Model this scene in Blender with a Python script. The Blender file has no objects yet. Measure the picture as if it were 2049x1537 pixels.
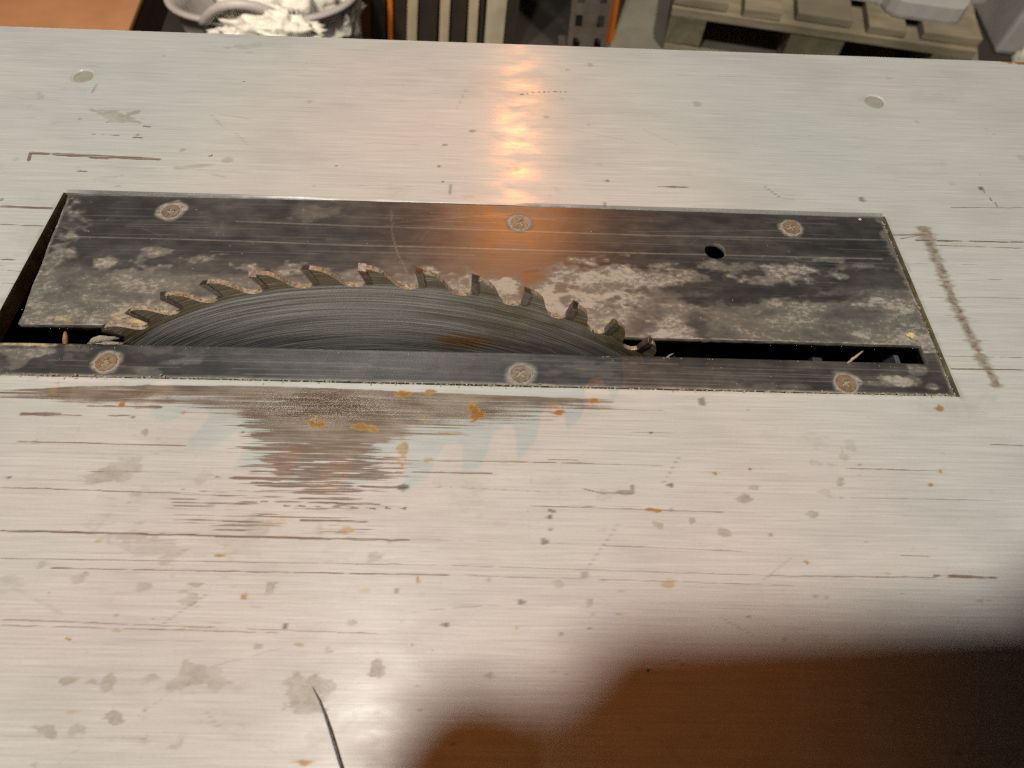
import bpy, bmesh, math, random
import numpy as np
from mathutils import Vector, Matrix
random.seed(7); RNG = np.random.default_rng(11)
SC = bpy.context.scene
C = SC.collection
MM = 0.001

# ------------------------------------------------------------------ camera (solved from the insert plate and the tooth circle)
PITCH, YAW, ROLL = 1.02889, 0.04498, 0.0612
CAM = np.array([188.51, -115.47, 193.94])          # millimetres, table top is z = 0
FPX, CX, CY = 1250.0, 1024.5, 768.5                # focal length and centre in photograph pixels
_f = np.array([math.sin(YAW) * math.cos(PITCH), math.cos(YAW) * math.cos(PITCH), -math.sin(PITCH)])
_r = np.cross(_f, [0, 0, 1]); _r /= np.linalg.norm(_r); _u = np.cross(_r, _f)
CR = math.cos(ROLL) * _r + math.sin(ROLL) * _u
CU = -math.sin(ROLL) * _r + math.cos(ROLL) * _u
CF = _f
cam_data = bpy.data.cameras.new('camera')
cam_data.sensor_width = 36.0
cam_data.lens = FPX / 2049.0 * 36.0
cam_data.clip_start = 0.005
cam_data.clip_end = 50.0
cam_data.dof.use_dof = True
cam_data.dof.focus_distance = 0.262
cam_data.dof.aperture_fstop = 14.0
cam = bpy.data.objects.new('camera', cam_data); C.objects.link(cam)
cam.matrix_world = Matrix(((CR[0], CU[0], -CF[0], CAM[0] * MM), (CR[1], CU[1], -CF[1], CAM[1] * MM), (CR[2], CU[2], -CF[2], CAM[2] * MM), (0, 0, 0, 1)))
SC.camera = cam

def un(px, py, z=0.0):
    """photograph pixel -> point (mm) on the horizontal plane z"""
    d = CF + CR * ((px - CX) / FPX) - CU * ((py - CY) / FPX)
    return CAM + d * ((z - CAM[2]) / d[2])
def camp(x, u, b):
    """camera frame (right, up, back) in mm -> world mm"""
    return CAM + CR * x + CU * u - CF * b

# ------------------------------------------------------------------ world, lamps, exposure
w = bpy.data.worlds.new('World'); SC.world = w; w.use_nodes = True
w.node_tree.nodes['Background'].inputs[0].default_value = (1.0, 0.82, 0.66, 1)
w.node_tree.nodes['Background'].inputs[1].default_value = 0.013
def lamp(name, kind, loc, power, color, **kw):
    d = bpy.data.lights.new(name, kind); d.energy = power; d.color = color
    for k, v in kw.items(): setattr(d, k, v)
    o = bpy.data.objects.new(name, d); C.objects.link(o); o.location = [c * MM for c in loc]
    return o
def aim(o, t):
    d = Vector([c * MM for c in t]) - o.location
    o.rotation_euler = d.to_track_quat('-Z', 'Y').to_euler()
lamp('ceiling_lamp', 'POINT', (-130, -310, 1700), 117, (1.0, 0.955, 0.885), shadow_soft_size=0.10)
s = lamp('warm_bulb', 'SPOT', (232, 1390, 985), 35, (1.0, 0.31, 0.04), shadow_soft_size=0.02, spot_size=math.radians(12.5), spot_blend=1.0); aim(s, (165, 20, 0))
s = lamp('floor_fill', 'SPOT', (1000, 600, 1500), 130, (1.0, 0.88, 0.70), shadow_soft_size=0.08, spot_size=math.radians(62), spot_blend=0.5); aim(s, (1050, 1950, -850))  # added fill spot that brightens the pallet and floor behind the table
s = lamp('corner_fill', 'SPOT', (-450, 300, 900), 115, (1.0, 0.86, 0.68), shadow_soft_size=0.08, spot_size=math.radians(50), spot_blend=0.5); aim(s, (-480, 1500, -600))  # unseen fill, put in to brighten the tub and its corner
SC.view_settings.view_transform = 'Standard'; SC.view_settings.look = 'None'
SC.view_settings.exposure = 0.0; SC.view_settings.gamma = 1.0; SC.view_settings.use_curve_mapping = False
SC.render.engine = 'CYCLES'; SC.cycles.use_denoising = False; SC.cycles.filter_width = 1.25; SC.cycles.sample_clamp_indirect = 4.0
SC.cycles.max_bounces = 6

# ------------------------------------------------------------------ helpers
def tag(o, label=None, cat=None, group=None, kind=None):
    if label: o['label'] = label
    if cat: o['category'] = cat
    if group: o['group'] = group
    if kind: o['kind'] = kind
    return o
def link(name, me, mat=None, parent=None):
    o = bpy.data.objects.new(name, me); C.objects.link(o)
    if mat is not None and len(me.materials) == 0: me.materials.append(mat)
    if parent is not None: o.parent = parent
    return o
def empty(name, loc=(0, 0, 0), rz=0.0):
    o = bpy.data.objects.new(name, None); C.objects.link(o); o.location = loc; o.rotation_euler = (0, 0, rz); o.empty_display_size = 0.02
    return o
def from_bm(name, bm, mat=None, parent=None, smooth=False):
    bmesh.ops.recalc_face_normals(bm, faces=bm.faces)
    me = bpy.data.meshes.new(name); bm.to_mesh(me); bm.free()
    if smooth: me.shade_smooth()
    return link(name, me, mat, parent)
def bx(bm, x0, x1, y0, y1, z0, z1, bev=0.0, jit=0.0):
    r = bmesh.ops.create_cube(bm, size=1)
    for v in r['verts']:
        v.co = Vector(((x0 + x1) / 2 + v.co.x * (x1 - x0), (y0 + y1) / 2 + v.co.y * (y1 - y0), (z0 + z1) / 2 + v.co.z * (z1 - z0)))
        if jit: v.co += Vector((random.uniform(-jit, jit), random.uniform(-jit, jit), random.uniform(-jit, jit)))
    if bev:
        es = list({e for v in r['verts'] for e in v.link_edges})
        bmesh.ops.bevel(bm, geom=es, offset=bev, segments=2, affect='EDGES', profile=0.6)
def tube(bm, pts, rads, seg=8, cap=True):
    pts = [Vector(p) for p in pts]; rings = []
    up = Vector((0, 0, 1))
    for i, p in enumerate(pts):
        d = (pts[min(i + 1, len(pts) - 1)] - pts[max(i - 1, 0)]).normalized()
        a = d.cross(up)
        if a.length < 1e-4: a = d.cross(Vector((1, 0, 0)))
        a.normalize(); b = a.cross(d)
        rings.append([bm.verts.new(p + (a * math.cos(t) + b * math.sin(t)) * rads[i]) for t in [2 * math.pi * k / seg for k in range(seg)]])
    for r0, r1 in zip(rings, rings[1:]):
        for k in range(seg): bm.faces.new((r0[k], r0[(k + 1) % seg], r1[(k + 1) % seg], r1[k]))
    if cap:
        bm.faces.new(rings[0]); bm.faces.new(rings[-1][::-1])

# value noise for painting wear onto vertex attributes
def vnoise(x, y, sx, sy, seed, octv=3):
    out = np.zeros_like(x, dtype=float); amp = 1.0; tot = 0.0
    for o in range(octv):
        r = np.random.default_rng(seed * 97 + o); n = 256; tab = r.random((n, n))
        u = x / sx * 2 ** o + 57.3; v = y / sy * 2 ** o + 91.7
        iu = np.floor(u).astype(int); iv = np.floor(v).astype(int); fu = u - iu; fv = v - iv
        fu = fu * fu * (3 - 2 * fu); fv = fv * fv * (3 - 2 * fv)
        a = tab[iu % n, iv % n]; b = tab[(iu + 1) % n, iv % n]; c = tab[iu % n, (iv + 1) % n]; d = tab[(iu + 1) % n, (iv + 1) % n]
        out += amp * ((a * (1 - fu) + b * fu) * (1 - fv) + (c * (1 - fu) + d * fu) * fv); tot += amp; amp *= 0.55
    return out / tot
def sstep(a, b, x):
    t = np.clip((x - a) / (b - a), 0, 1); return t * t * (3 - 2 * t)

# ------------------------------------------------------------------ material helper
class NT:
    def __init__(self, name):
        self.m = bpy.data.materials.new(name); self.m.use_nodes = True
        self.t = self.m.node_tree; self.n = self.t.nodes
        self.p = self.n['Principled BSDF']
    def new(self, typ, **kw):
        nd = self.n.new(typ)
        for k, v in kw.items(): setattr(nd, k, v)
        return nd
    def set(self, sock, v):
        if isinstance(v, bpy.types.NodeSocket): self.t.links.new(v, sock)
        elif isinstance(v, (tuple, list)) and sock.type == 'RGBA': sock.default_value = (*v[:3], 1)
        else: sock.default_value = v
    def attr(self, name): return self.new('ShaderNodeAttribute', attribute_name=name).outputs['Fac']
    def geo(self, scale=(1, 1, 1), rot=(0, 0, 0), space='Object'):
        tc = self.new('ShaderNodeTexCoord'); mp = self.new('ShaderNodeMapping')
        self.set(mp.inputs['Vector'], tc.outputs[space]); mp.inputs['Scale'].default_value = scale; mp.inputs['Rotation'].default_value = rot
        return mp.outputs[0]
    def noise(self, vec, scale=1.0, detail=3.0, rough=0.55, dist=0.0):
        nd = self.new('ShaderNodeTexNoise'); self.set(nd.inputs['Vector'], vec)
        nd.inputs['Scale'].default_value = scale; nd.inputs['Detail'].default_value = detail; nd.inputs['Roughness'].default_value = rough; nd.inputs['Distortion'].default_value = dist
        return nd.outputs['Fac']
    def math(self, op, a, b=0.0, c=None, clamp=False):
        nd = self.new('ShaderNodeMath', operation=op, use_clamp=clamp); self.set(nd.inputs[0], a); self.set(nd.inputs[1], b)
        if c is not None: self.set(nd.inputs[2], c)
        return nd.outputs[0]
    def ramp(self, v, a, b, lo=0.0, hi=1.0):
        nd = self.new('ShaderNodeMapRange', interpolation_type='SMOOTHSTEP')
        for i, x in enumerate((v, a, b, lo, hi)): self.set(nd.inputs[i], x)
        return nd.outputs[0]
    def mix(self, f, a, b):
        nd = self.new('ShaderNodeMix', data_type='RGBA'); self.set(nd.inputs[0], f); self.set(nd.inputs[6], a); self.set(nd.inputs[7], b)
        return nd.outputs[2]
    def mixf(self, f, a, b):
        nd = self.new('ShaderNodeMix', data_type='FLOAT'); self.set(nd.inputs[0], f); self.set(nd.inputs[2], a); self.set(nd.inputs[3], b)
        return nd.outputs[0]
    def bump(self, h, strength, dist, normal=None):
        nd = self.new('ShaderNodeBump'); nd.inputs['Strength'].default_value = strength; nd.inputs['Distance'].default_value = dist; self.set(nd.inputs['Height'], h)
        if normal is not None: self.set(nd.inputs['Normal'], normal)
        return nd.outputs[0]
    def out(self, **kw):
        for k, v in kw.items(): self.set(self.p.inputs[k.replace('_', ' ')], v)
        return self.m

def simple(name, c1, c2, scale=(30, 30, 30), rough=0.6, bumps=0.2, dist=0.001, metal=0.0, det=4.0):
    m = NT(name); v = m.geo(scale); n = m.noise(v, 1.0, det)
    n2 = m.noise(m.geo([q * 6 for q in scale]), 1.0, 2.0)
    f = m.ramp(n, 0.3, 0.7)
    return m.out(Base_Color=m.mix(f, c1, c2), Roughness=m.mixf(n2, rough - 0.12, rough + 0.12), Metallic=metal, Normal=m.bump(n2, bumps, dist))

# ------------------------------------------------------------------ the worn painted table top
def mat_table():
    m = NT('worn_table_paint')
    pos = m.geo()
    grain = m.noise(m.geo((40, 1500, 1)), 1.0, 4.0, 0.62)             # brushing runs along x
    grain2 = m.noise(m.geo((9, 420, 1)), 1.0, 3.0, 0.6)
    fine = m.noise(m.geo((900, 1500, 1)), 1.0, 2.0, 0.6)
    wav = m.noise(m.geo((22, 90, 1)), 1.0, 3.0, 0.55)
    big = m.noise(m.geo((7, 10, 1)), 1.0, 2.0)
    big2 = m.noise(m.geo((5, 9, 1), (0, 0, 0.4)), 1.0, 2.0)
    c = m.mix(m.ramp(big, 0.35, 0.65), (0.585, 0.565, 0.52), (0.55, 0.55, 0.51))
    c = m.mix(m.ramp(big2, 0.45, 0.7), c, (0.60, 0.545, 0.51))
    c = m.mix(m.ramp(m.noise(m.geo((16, 26, 1)), 1.0, 3.0), 0.45, 0.72, 0, 0.6), c, (0.485, 0.47, 0.435))
    st = m.math('MULTIPLY_ADD', m.math('SUBTRACT', grain, 0.5), 0.55, 1.0)
    st = m.math('MULTIPLY', st, m.math('MULTIPLY_ADD', m.math('SUBTRACT', grain2, 0.5), 0.22, 1.0))
    st = m.math('MULTIPLY', st, m.math('MULTIPLY_ADD', m.math('SUBTRACT', fine, 0.5), 0.16, 1.0))
    cm = m.new('ShaderNodeVectorMath', operation='SCALE'); m.set(cm.inputs[0], c); m.set(cm.inputs[3], st)
    c = cm.outputs[0]
    def cov(name, k1, k2, e=0.14):
        a = m.attr(name)
        v = m.math('ADD', a, m.math('MULTIPLY', m.math('SUBTRACT', grain, 0.5), k1)); v = m.math('ADD', v, m.math('MULTIPLY', m.math('SUBTRACT', fine, 0.5), k2))
        return m.math('MULTIPLY', m.ramp(v, 0.5 - e, 0.5 + e), m.ramp(a, 0.02, 0.12))
    dn = m.noise(m.geo((230, 330, 1)), 1.0, 5.0, 0.7)
    da = m.attr('dirt')
    dirt = m.math('MULTIPLY', m.ramp(m.math('ADD', da, m.math('MULTIPLY', m.math('SUBTRACT', dn, 0.5), 0.75)), 0.08, 0.55), m.math('MULTIPLY', m.ramp(da, 0.02, 0.7, 0.0, 0.95), m.math('MULTIPLY', m.ramp(m.math('ADD', fine, grain), 0.7, 1.2, 0.6, 1.0), m.ramp(m.noise(m.geo((120, 190, 1)), 1.0, 4.0, 0.65), 0.35, 0.65, 0.45, 1.0))))
    c = m.mix(dirt, c, (0.33, 0.295, 0.23))
    bare = m.math('MULTIPLY', cov('bare', 1.1, 0.5, 0.35), m.ramp(m.noise(m.geo((45, 1900, 1)), 1.0, 3.0), 0.3, 0.6, 0.78, 1.0))
    barecol = m.mix(m.ramp(m.noise(m.geo((60, 160, 1)), 1.0, 4.0), 0.35, 0.65), (0.155, 0.105, 0.068), (0.245, 0.19, 0.14))
    c = m.mix(bare, c, barecol)
    hair = m.noise(m.geo((7, 2300, 1)), 1.0, 2.0, 0.5); hm = m.noise(m.geo((14, 20, 1)), 1.0, 3.0)
    hsel = m.math('MULTIPLY', m.ramp(hair, 0.63, 0.72), m.ramp(hm, 0.42, 0.68, 0.0, 0.5))
    c = m.mix(hsel, c, (0.27, 0.19, 0.14))
    scr = m.math('MULTIPLY', cov('scratch', 0.5, 0.3, 0.3), m.math('MULTIPLY', m.ramp(m.attr('scratch'), 0.2, 0.9, 0.3, 0.97), m.ramp(m.noise(m.geo((60, 3000, 1)), 1.0, 2.0), 0.3, 0.55, 0.35, 1.0)))
    c = m.mix(scr, c, m.mix(fine, (0.14, 0.083, 0.054), (0.24, 0.165, 0.115)))
    rust = m.math('MULTIPLY', m.ramp(m.math('ADD', m.attr('rust'), m.math('MULTIPLY', m.math('SUBTRACT', dn, 0.5), 0.9)), 0.08, 0.65), m.ramp(m.attr('rust'), 0.02, 0.75, 0.0, 0.9), clamp=True)
    c = m.mix(rust, c, m.mix(m.ramp(m.math('ADD', m.attr('rust'), m.math('MULTIPLY', m.math('SUBTRACT', dn, 0.5), 0.8)), 0.3, 0.9), (0.44, 0.29, 0.085), (0.30, 0.125, 0.02)))
    dark = m.math('MULTIPLY', m.attr('speck'), 1.0, clamp=True)
    c = m.mix(dark, c, (0.085, 0.06, 0.045))
    edge = m.attr('edge'); rim = m.math('MULTIPLY', m.attr('rim'), m.ramp(m.math('ADD', fine, grain), 0.5, 1.1, 0.4, 1.0))
    c = m.mix(edge, c, (0.66, 0.64, 0.58))
    anyc = m.math('MAXIMUM', m.math('MAXIMUM', bare, scr), dirt)
    rough = m.mixf(anyc, m.mixf(m.ramp(m.noise(m.geo((45, 110, 1)), 1.0, 3.0), 0.3, 0.7), 0.20, 0.40), 0.55)
    hb = m.math('ADD', m.math('MULTIPLY', grain, 0.6), m.math('MULTIPLY', fine, 0.25))
    hb = m.math('SUBTRACT', hb, m.math('MULTIPLY', m.math('MAXIMUM', bare, scr), 0.8))
    nb = m.bump(wav, 1.0, 0.00015)
    nb = m.bump(hb, 0.55, 0.00006, nb)
    rgh = m.noise(m.geo((2300, 2600, 1)), 1.0, 2.0)
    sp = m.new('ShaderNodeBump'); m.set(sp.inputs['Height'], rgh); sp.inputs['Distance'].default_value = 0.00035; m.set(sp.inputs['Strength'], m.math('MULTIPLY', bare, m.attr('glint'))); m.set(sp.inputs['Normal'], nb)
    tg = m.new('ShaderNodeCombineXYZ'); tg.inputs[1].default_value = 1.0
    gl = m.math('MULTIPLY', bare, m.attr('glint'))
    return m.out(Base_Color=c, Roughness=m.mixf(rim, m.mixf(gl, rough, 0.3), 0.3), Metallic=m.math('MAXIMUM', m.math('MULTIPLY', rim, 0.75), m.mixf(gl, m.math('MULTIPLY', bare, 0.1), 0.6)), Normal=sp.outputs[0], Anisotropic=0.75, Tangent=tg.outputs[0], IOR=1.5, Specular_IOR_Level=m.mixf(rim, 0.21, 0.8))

OPX, OPY = 358.6, 92.75                        # the opening for the insert plate (mm)
TX0, TX1, TY0, TY1 = -420.0, 800.0, -330.0, 214.6
def axis(lo, hi, f0, f1, step, special, coarse):
    a = list(np.arange(f0, f1, step)) + list(np.arange(lo, f0, coarse)) + list(np.arange(f1, hi, coarse)) + [hi]
    a = [v for v in a if all(abs(v - s) > step * 0.45 for s in special)] + list(special)
    return np.array(sorted(a))
GX = axis(TX0, TX1, -96.0, 492.0, 1.2, [0.0, OPX], 20.0)
GX = np.array(sorted(set(np.round(np.concatenate([GX, np.arange(-28, -14, 0.3), np.arange(371.5, 385.5, 0.3)]), 4))))
GY = axis(TY0, TY1, -126.0, TY1, 0.28, [0.0, OPY], 12.0)
PXs, PYs = np.meshgrid(GX, GY, indexing='ij')
A = {k: np.zeros_like(PXs) for k in ('bare', 'scratch', 'rust', 'dirt', 'speck', 'edge', 'glint', 'rim')}
NW1 = vnoise(PXs, PYs, 5, 3.0, 3, 3) - 0.5
NW2 = vnoise(PXs, PYs, 5, 3.0, 4, 3) - 0.5
NST = vnoise(PXs, PYs, 30, 0.6, 5, 3)               # streaks along x
NSP = vnoise(PXs, PYs, 2.4, 1.4, 6, 3)
def win(x0, x1, y0, y1):
    i0, i1 = np.searchsorted(GX, [x0, x1]); j0, j1 = np.searchsorted(GY, [y0, y1])
    return slice(max(i0 - 1, 0), i1 + 1), slice(max(j0 - 1, 0), j1 + 1)
def blob(at, px, py, wpx, hpx, k=1.0, ang=0.0, rag=0.7, soft=0.25):
    """irregular stain centred on a photograph pixel, w x h in photograph pixels"""
    c = un(px, py); ex = (un(px + 1, py) - un(px - 1, py)) / 2; ey = (un(px, py - 1) - un(px, py + 1)) / 2
    rx = max(wpx / 2 * np.linalg.norm(ex), 0.55); ry = max(hpx / 2 * np.linalg.norm(ey), 0.3)
    R = max(rx, ry) * 2 + 2
    sl = win(c[0] - R, c[0] + R, c[1] - R, c[1] + R)
    x = PXs[sl] - c[0]; y = PYs[sl] - c[1]
    ca, sa = math.cos(ang), math.sin(ang); u = (x * ca + y * sa) / rx; v = (-x * sa + y * ca) / ry
    d = np.sqrt(u * u + v * v) + (NW1[sl] * 2.0 + NW2[sl] + (NSP[sl] - 0.5) * 1.6) * rag
    A[at][sl] = np.maximum(A[at][sl], k * sstep(1 + soft, 1 - soft, d))
def line(at, p0, p1, wpx=2.0, k=1.0, gaps=0.35, seed=0):
    """a scratch along photograph pixels p0 -> p1"""
    a = un(*p0)[:2]; b = un(*p1)[:2]; mid = ((p0[0] + p1[0]) / 2, (p0[1] + p1[1]) / 2)
    wd = max(wpx * np.linalg.norm(un(mid[0], mid[1] - 1) - un(mid[0], mid[1] + 1)) / 4 * 0.7, 0.07)
    lo = np.minimum(a, b) - 3; hi = np.maximum(a, b) + 3; sl = win(lo[0], hi[0], lo[1], hi[1])
    x = PXs[sl]; y = PYs[sl]; d = b - a; L = np.linalg.norm(d); d /= L
    t = (x - a[0]) * d[0] + (y - a[1]) * d[1]; q = np.abs(-(x - a[0]) * d[1] + (y - a[1]) * d[0] + (vnoise(t, t * 0, 4, 9, seed + 40, 3) - 0.5) * 0.45)
    var = vnoise(t, t * 0 + seed, 5, 5, seed + 20, 4)
    ww = wd * (0.55 + 1.1 * var)
    cov = sstep(ww + 0.22, np.maximum(ww - 0.1, 0.0), q) * sstep(-0.8, 0.6, t) * sstep(L + 0.8, L - 0.6, t) * sstep(gaps - 0.1, gaps + 0.1, var)
    A[at][sl] = np.maximum(A[at][sl], k * cov)

# big worn patch in front of the plate: depth of wear (photo px) along x
xs = [0, 60, 130, 300, 400, 470, 540, 620, 700, 760, 850, 940, 1050, 1150, 1240]
top = [781, 779, 774, 771, 772, 772, 773, 776, 779, 781, 785, 789, 793, 797, 800]
bot = [786, 788, 795, 797, 806, 822, 862, 884, 896, 886, 858, 846, 832, 812, 801]
tw = np.array([un(a, b)[:2] for a, b in zip(xs, top)]); bw = np.array([un(a, b)[:2] for a, b in zip(xs, bot)])
ty = np.interp(PXs, tw[:, 0], tw[:, 1]); by = np.interp(PXs, bw[:, 0], bw[:, 1])
inx = sstep(tw[0, 0] - 6, tw[0, 0] + 2, PXs) * sstep(tw[-1, 0] + 2, tw[-1, 0] - 4, PXs)
wear = sstep(ty + 0.5, ty - 0.2, PYs + NW1 * 0.6) * sstep(by - 4.5, by + 2.5, PYs + (NST - 0.5) * 10 + NW1 * 2.0) * inx
A['bare'] = np.maximum(A['bare'], wear * np.clip(0.86 + (NST - 0.5) * 0.8, 0, 1))
# streaky zone running on below it
def zone(x0, x1, y0, y1, dens, at='scratch', k=0.9, seed=0):
    p = [un(x0, y0), un(x1, y0), un(x0, y1), un(x1, y1)]
    cx = sum(q[0] for q in p) / 4; cy = sum(q[1] for q in p) / 4; rx = abs(p[1][0] - p[0][0]) / 2; ry = abs(p[2][1] - p[0][1]) / 2
    fall = np.clip(1.35 - np.sqrt(((PXs - cx) / rx) ** 2 + ((PYs - cy) / ry) ** 2) ** 1.5, 0, 1)
    n = vnoise(PXs, PYs, 24, 0.42, 60 + seed, 3); n2 = vnoise(PXs, PYs, 10, 4, 80 + seed, 3)
    A[at] = np.maximum(A[at], k * sstep(0.98 - dens * fall, 1.14 - dens * fall, n + (n2 - 0.5) * 0.35))
zone(430, 850, 850, 1010, 0.66, seed=1)
zone(440, 820, 770, 950, 0.68, 'bare', 0.85, seed=2)
zone(540, 780, 830, 1000, 0.60, 'bare', 0.8, seed=22)
zone(250, 840, 920, 1130, 0.42, seed=3, k=0.8)
zone(-100, 1150, 790, 1250, 0.29, seed=4, k=0.62)
zone(-100, 2049, 760, 1560, 0.23, seed=14, k=0.5)
zone(-150, 140, 400, 620, 0.30, seed=5, k=0.8)
zone(1780, 2100, 420, 800, 0.27, seed=6, k=0.6)
zone(700, 1250, 800, 900, 0.30, seed=7, k=0.7)
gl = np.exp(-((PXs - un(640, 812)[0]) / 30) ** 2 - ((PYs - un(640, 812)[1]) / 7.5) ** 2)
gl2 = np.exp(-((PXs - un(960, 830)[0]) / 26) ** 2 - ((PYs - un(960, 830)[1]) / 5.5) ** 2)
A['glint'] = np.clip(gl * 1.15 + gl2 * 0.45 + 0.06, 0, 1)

S = [((40, 828), (122, 829), 8, 1, .1), ((120, 830), (262, 832), 3, .8, .4), ((175, 812), (325, 815), 4, .95, .3), ((270, 814), (322, 815), 7, 1, .2),
     ((35, 883), (375, 892), 2.4, .9, .25), ((0, 975), (362, 987), 3, .75, .2), ((0, 1062), (470, 1073), 4, 1, .1), ((430, 1073), (820, 1081), 5, 1, .15), ((800, 1079), (1300, 1094), 2, .55, .4),
     ((0, 1117), (900, 1131), 2.2, .85, .25), ((100, 1137), (900, 1151), 3, .95, .2), ((0, 1240), (770, 1268), 2.4, .8, .3), ((0, 1251), (560, 1266), 2.4, .8, .3), ((0, 1473), (300, 1478), 2.4, .6, .3),
     ((900, 1131), (1540, 1152), 2.2, .75, .3), ((900, 1150), (1590, 1172), 2.2, .75, .3), ((1540, 1152), (1980, 1157), 3, .7, .35), ((1200, 1091), (1515, 1105), 2.4, .7, .3),
     ((1690, 937), (1885, 943), 2.2, .8, .2), ((1700, 996), (2015, 1002), 2, .7, .3), ((1060, 1012), (1450, 1025), 3, .7, .3), ((1867, 1151), (2000, 1156), 6, .85, .35), ((1800, 1111), (1862, 1114), 2, .8, .2),
     ((60, 306), (325, 319), 6, 1, .32), ((85, 306), (220, 316), 8, .9, .45), ((62, 304), (57, 322), 5, 1, .1), ((285, 252), (302, 254), 4, 1, 0), ((265, 275), (286, 276), 3, 1, .1), ((180, 268), (240, 271), 2, .8, .4),
     ((155, 342), (175, 343), 3, .9, 0), ((0, 413), (106, 417), 5, 1, .1), ((0, 449), (88, 452), 2.5, .9, .2), ((0, 519), (30, 520), 3, .9, 0), ((0, 540), (60, 545), 2, .8, .3), ((0, 566), (40, 568), 2, .7, .3),
     ((1775, 470), (1845, 470), 2.5, .9, .3), ((1830, 481), (2049, 485), 3.5, .95, .25), ((1850, 490), (2049, 497), 2.2, .8, .3), ((1800, 478), (1850, 470), 2, .8, .2), ((1900, 415), (2049, 416), 2.2, .7, .3),
     ((1960, 376), (2000, 416), 3, .8, .45), ((1830, 527), (1960, 530), 1.6, .6, .4), ((1860, 595), (2049, 597), 1.6, .7, .3), ((1830, 712), (2049, 716), 2, .7, .35), ((1900, 738), (2049, 741), 3, .9, .25),
     ((430, 955), (560, 962), 4, .95, .4), ((500, 966), (815, 976), 5, 1, .3), ((520, 1003), (760, 1009), 4, 1, .3), ((530, 905), (800, 918), 3, .9, .3), ((545, 928), (800, 938), 3, .9, .35), ((600, 1040), (735, 1044), 5, 1, .2),
     ((500, 870), (700, 878), 3, .9, .35), ((640, 865), (900, 868), 3, .9, .35), ((750, 920), (1190, 927), 2.4, .85, .25), ((790, 944), (985, 947), 3, .9, .3), ((885, 936), (1060, 930), 1.6, .55, .4), ((1140, 927), (1330, 932), 2, .7, .3),
     ((1095, 919), (1160, 921), 2.5, .8, .2), ((1165, 978), (1215, 990), 3, .9, .2), ((1200, 985), (1300, 990), 2, .8, .4), ((1140, 816), (1330, 822), 2, .8, .3), ((1260, 865), (1370, 868), 1.6, .7, .3), ((1980, 889), (2049, 892), 2, .8, .1),
     ((860, 965), (1000, 969), 1.4, .5, .5), ((1560, 395), (1590, 400), 2, .6, .3), ((1315, 373), (1375, 375), 2, .7, .2), ((400, 300), (470, 303), 2, .5, .4), ((1545, 389), (1600, 392), 2, .5, .4),
     ((300, 252), (345, 256), 1.6, .5, .4), ((160, 350), (340, 352), 1.3, .5, .5), ((270, 1280), (400, 1285), 2, .4, .5), ((130, 1275), (360, 1288), 2, .4, .5), ((1120, 1100), (1200, 1110), 1.5, .5, .4)]
for i, (a, b, wv, k, g) in enumerate(S): line('scratch', a, b, wv, k, g, i)
r = random.Random(5)
for i in range(420):                                   # many faint fine ones, densest front left
    x = r.uniform(-20, 2000); y = r.choice((r.uniform(800, 1300), r.uniform(800, 1130), r.uniform(130, 400), r.uniform(1150, 1537)))
    if x > 1200 and r.random() < 0.45: continue
    if y < 400 and r.random() < 0.5: continue
    L = r.uniform(25, 330); line('scratch', (x, y), (x + L, y + L * 0.022), r.uniform(0.5, 1.3), r.uniform(0.35, 0.62), r.uniform(0.3, 0.55), 200 + i)
for i in range(9): blob('scratch', 1045 + i * 11, 190 - min(i, 3) * 2 + r.uniform(-1, 1), 7, 3, 0.75)
for i in range(26): blob('scratch', 570 + i * 9.6, 1012 + i * 0.25, 4.5, 4, 0.9, 0.5)
for i in range(24): blob('scratch', 880 + i * 11, 973 + i * 0.6, 7, 2.6, 0.6)
# brown smudge line to the right of the plate
sp_ = np.array([un(x, y)[:2] for x, y in ((1846, 452), (1862, 490), (1885, 545), (1905, 600), (1930, 650), (1950, 690), (1966, 722), (1985, 752), (1996, 778))])
so_ = sp_[::-1]; xc = np.interp(PYs, so_[:, 1], so_[:, 0]); iny = sstep(so_[0, 1] - 1, so_[0, 1] + 1, PYs) * sstep(so_[-1, 1] + 1, so_[-1, 1] - 1, PYs)
wrow = vnoise(PYs * 0, PYs, 9, 1.1, 90, 3); wl = vnoise(PYs * 0, PYs, 9, 11, 91, 2)
half = 0.9 + 2.8 * wl + 9 * np.clip(wrow - 0.5, 0, 1)
half *= np.interp(PYs, [so_[0, 1], un(1958, 705)[1] - 1.2, un(1958, 705)[1], un(1958, 705)[1] + 1.2, so_[-1, 1]], [0.7, 1.0, 0.15, 0.9, 1.1])
A['dirt'] = np.maximum(A['dirt'], iny * 0.75 * sstep(half * 1.4 + 0.5, half * 0.3, np.abs(PXs - xc)))
A['scratch'] = np.maximum(A['scratch'], iny * (0.52 + 0.6 * (NSP - 0.35)) * sstep(half + 0.3, half * 0.3, np.abs(PXs - xc + NW1 * 1.5)))
A['rust'] = np.maximum(A['rust'], iny * 0.34 * sstep(half * 2.2 + 0.8, half * 0.5, np.abs(PXs - xc)) * sstep(0.45, 0.75, vnoise(PXs, PYs, 12, 2.5, 92, 2)))
blob('scratch', 1855, 470, 24, 22, 0.6, 0.4)
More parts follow.
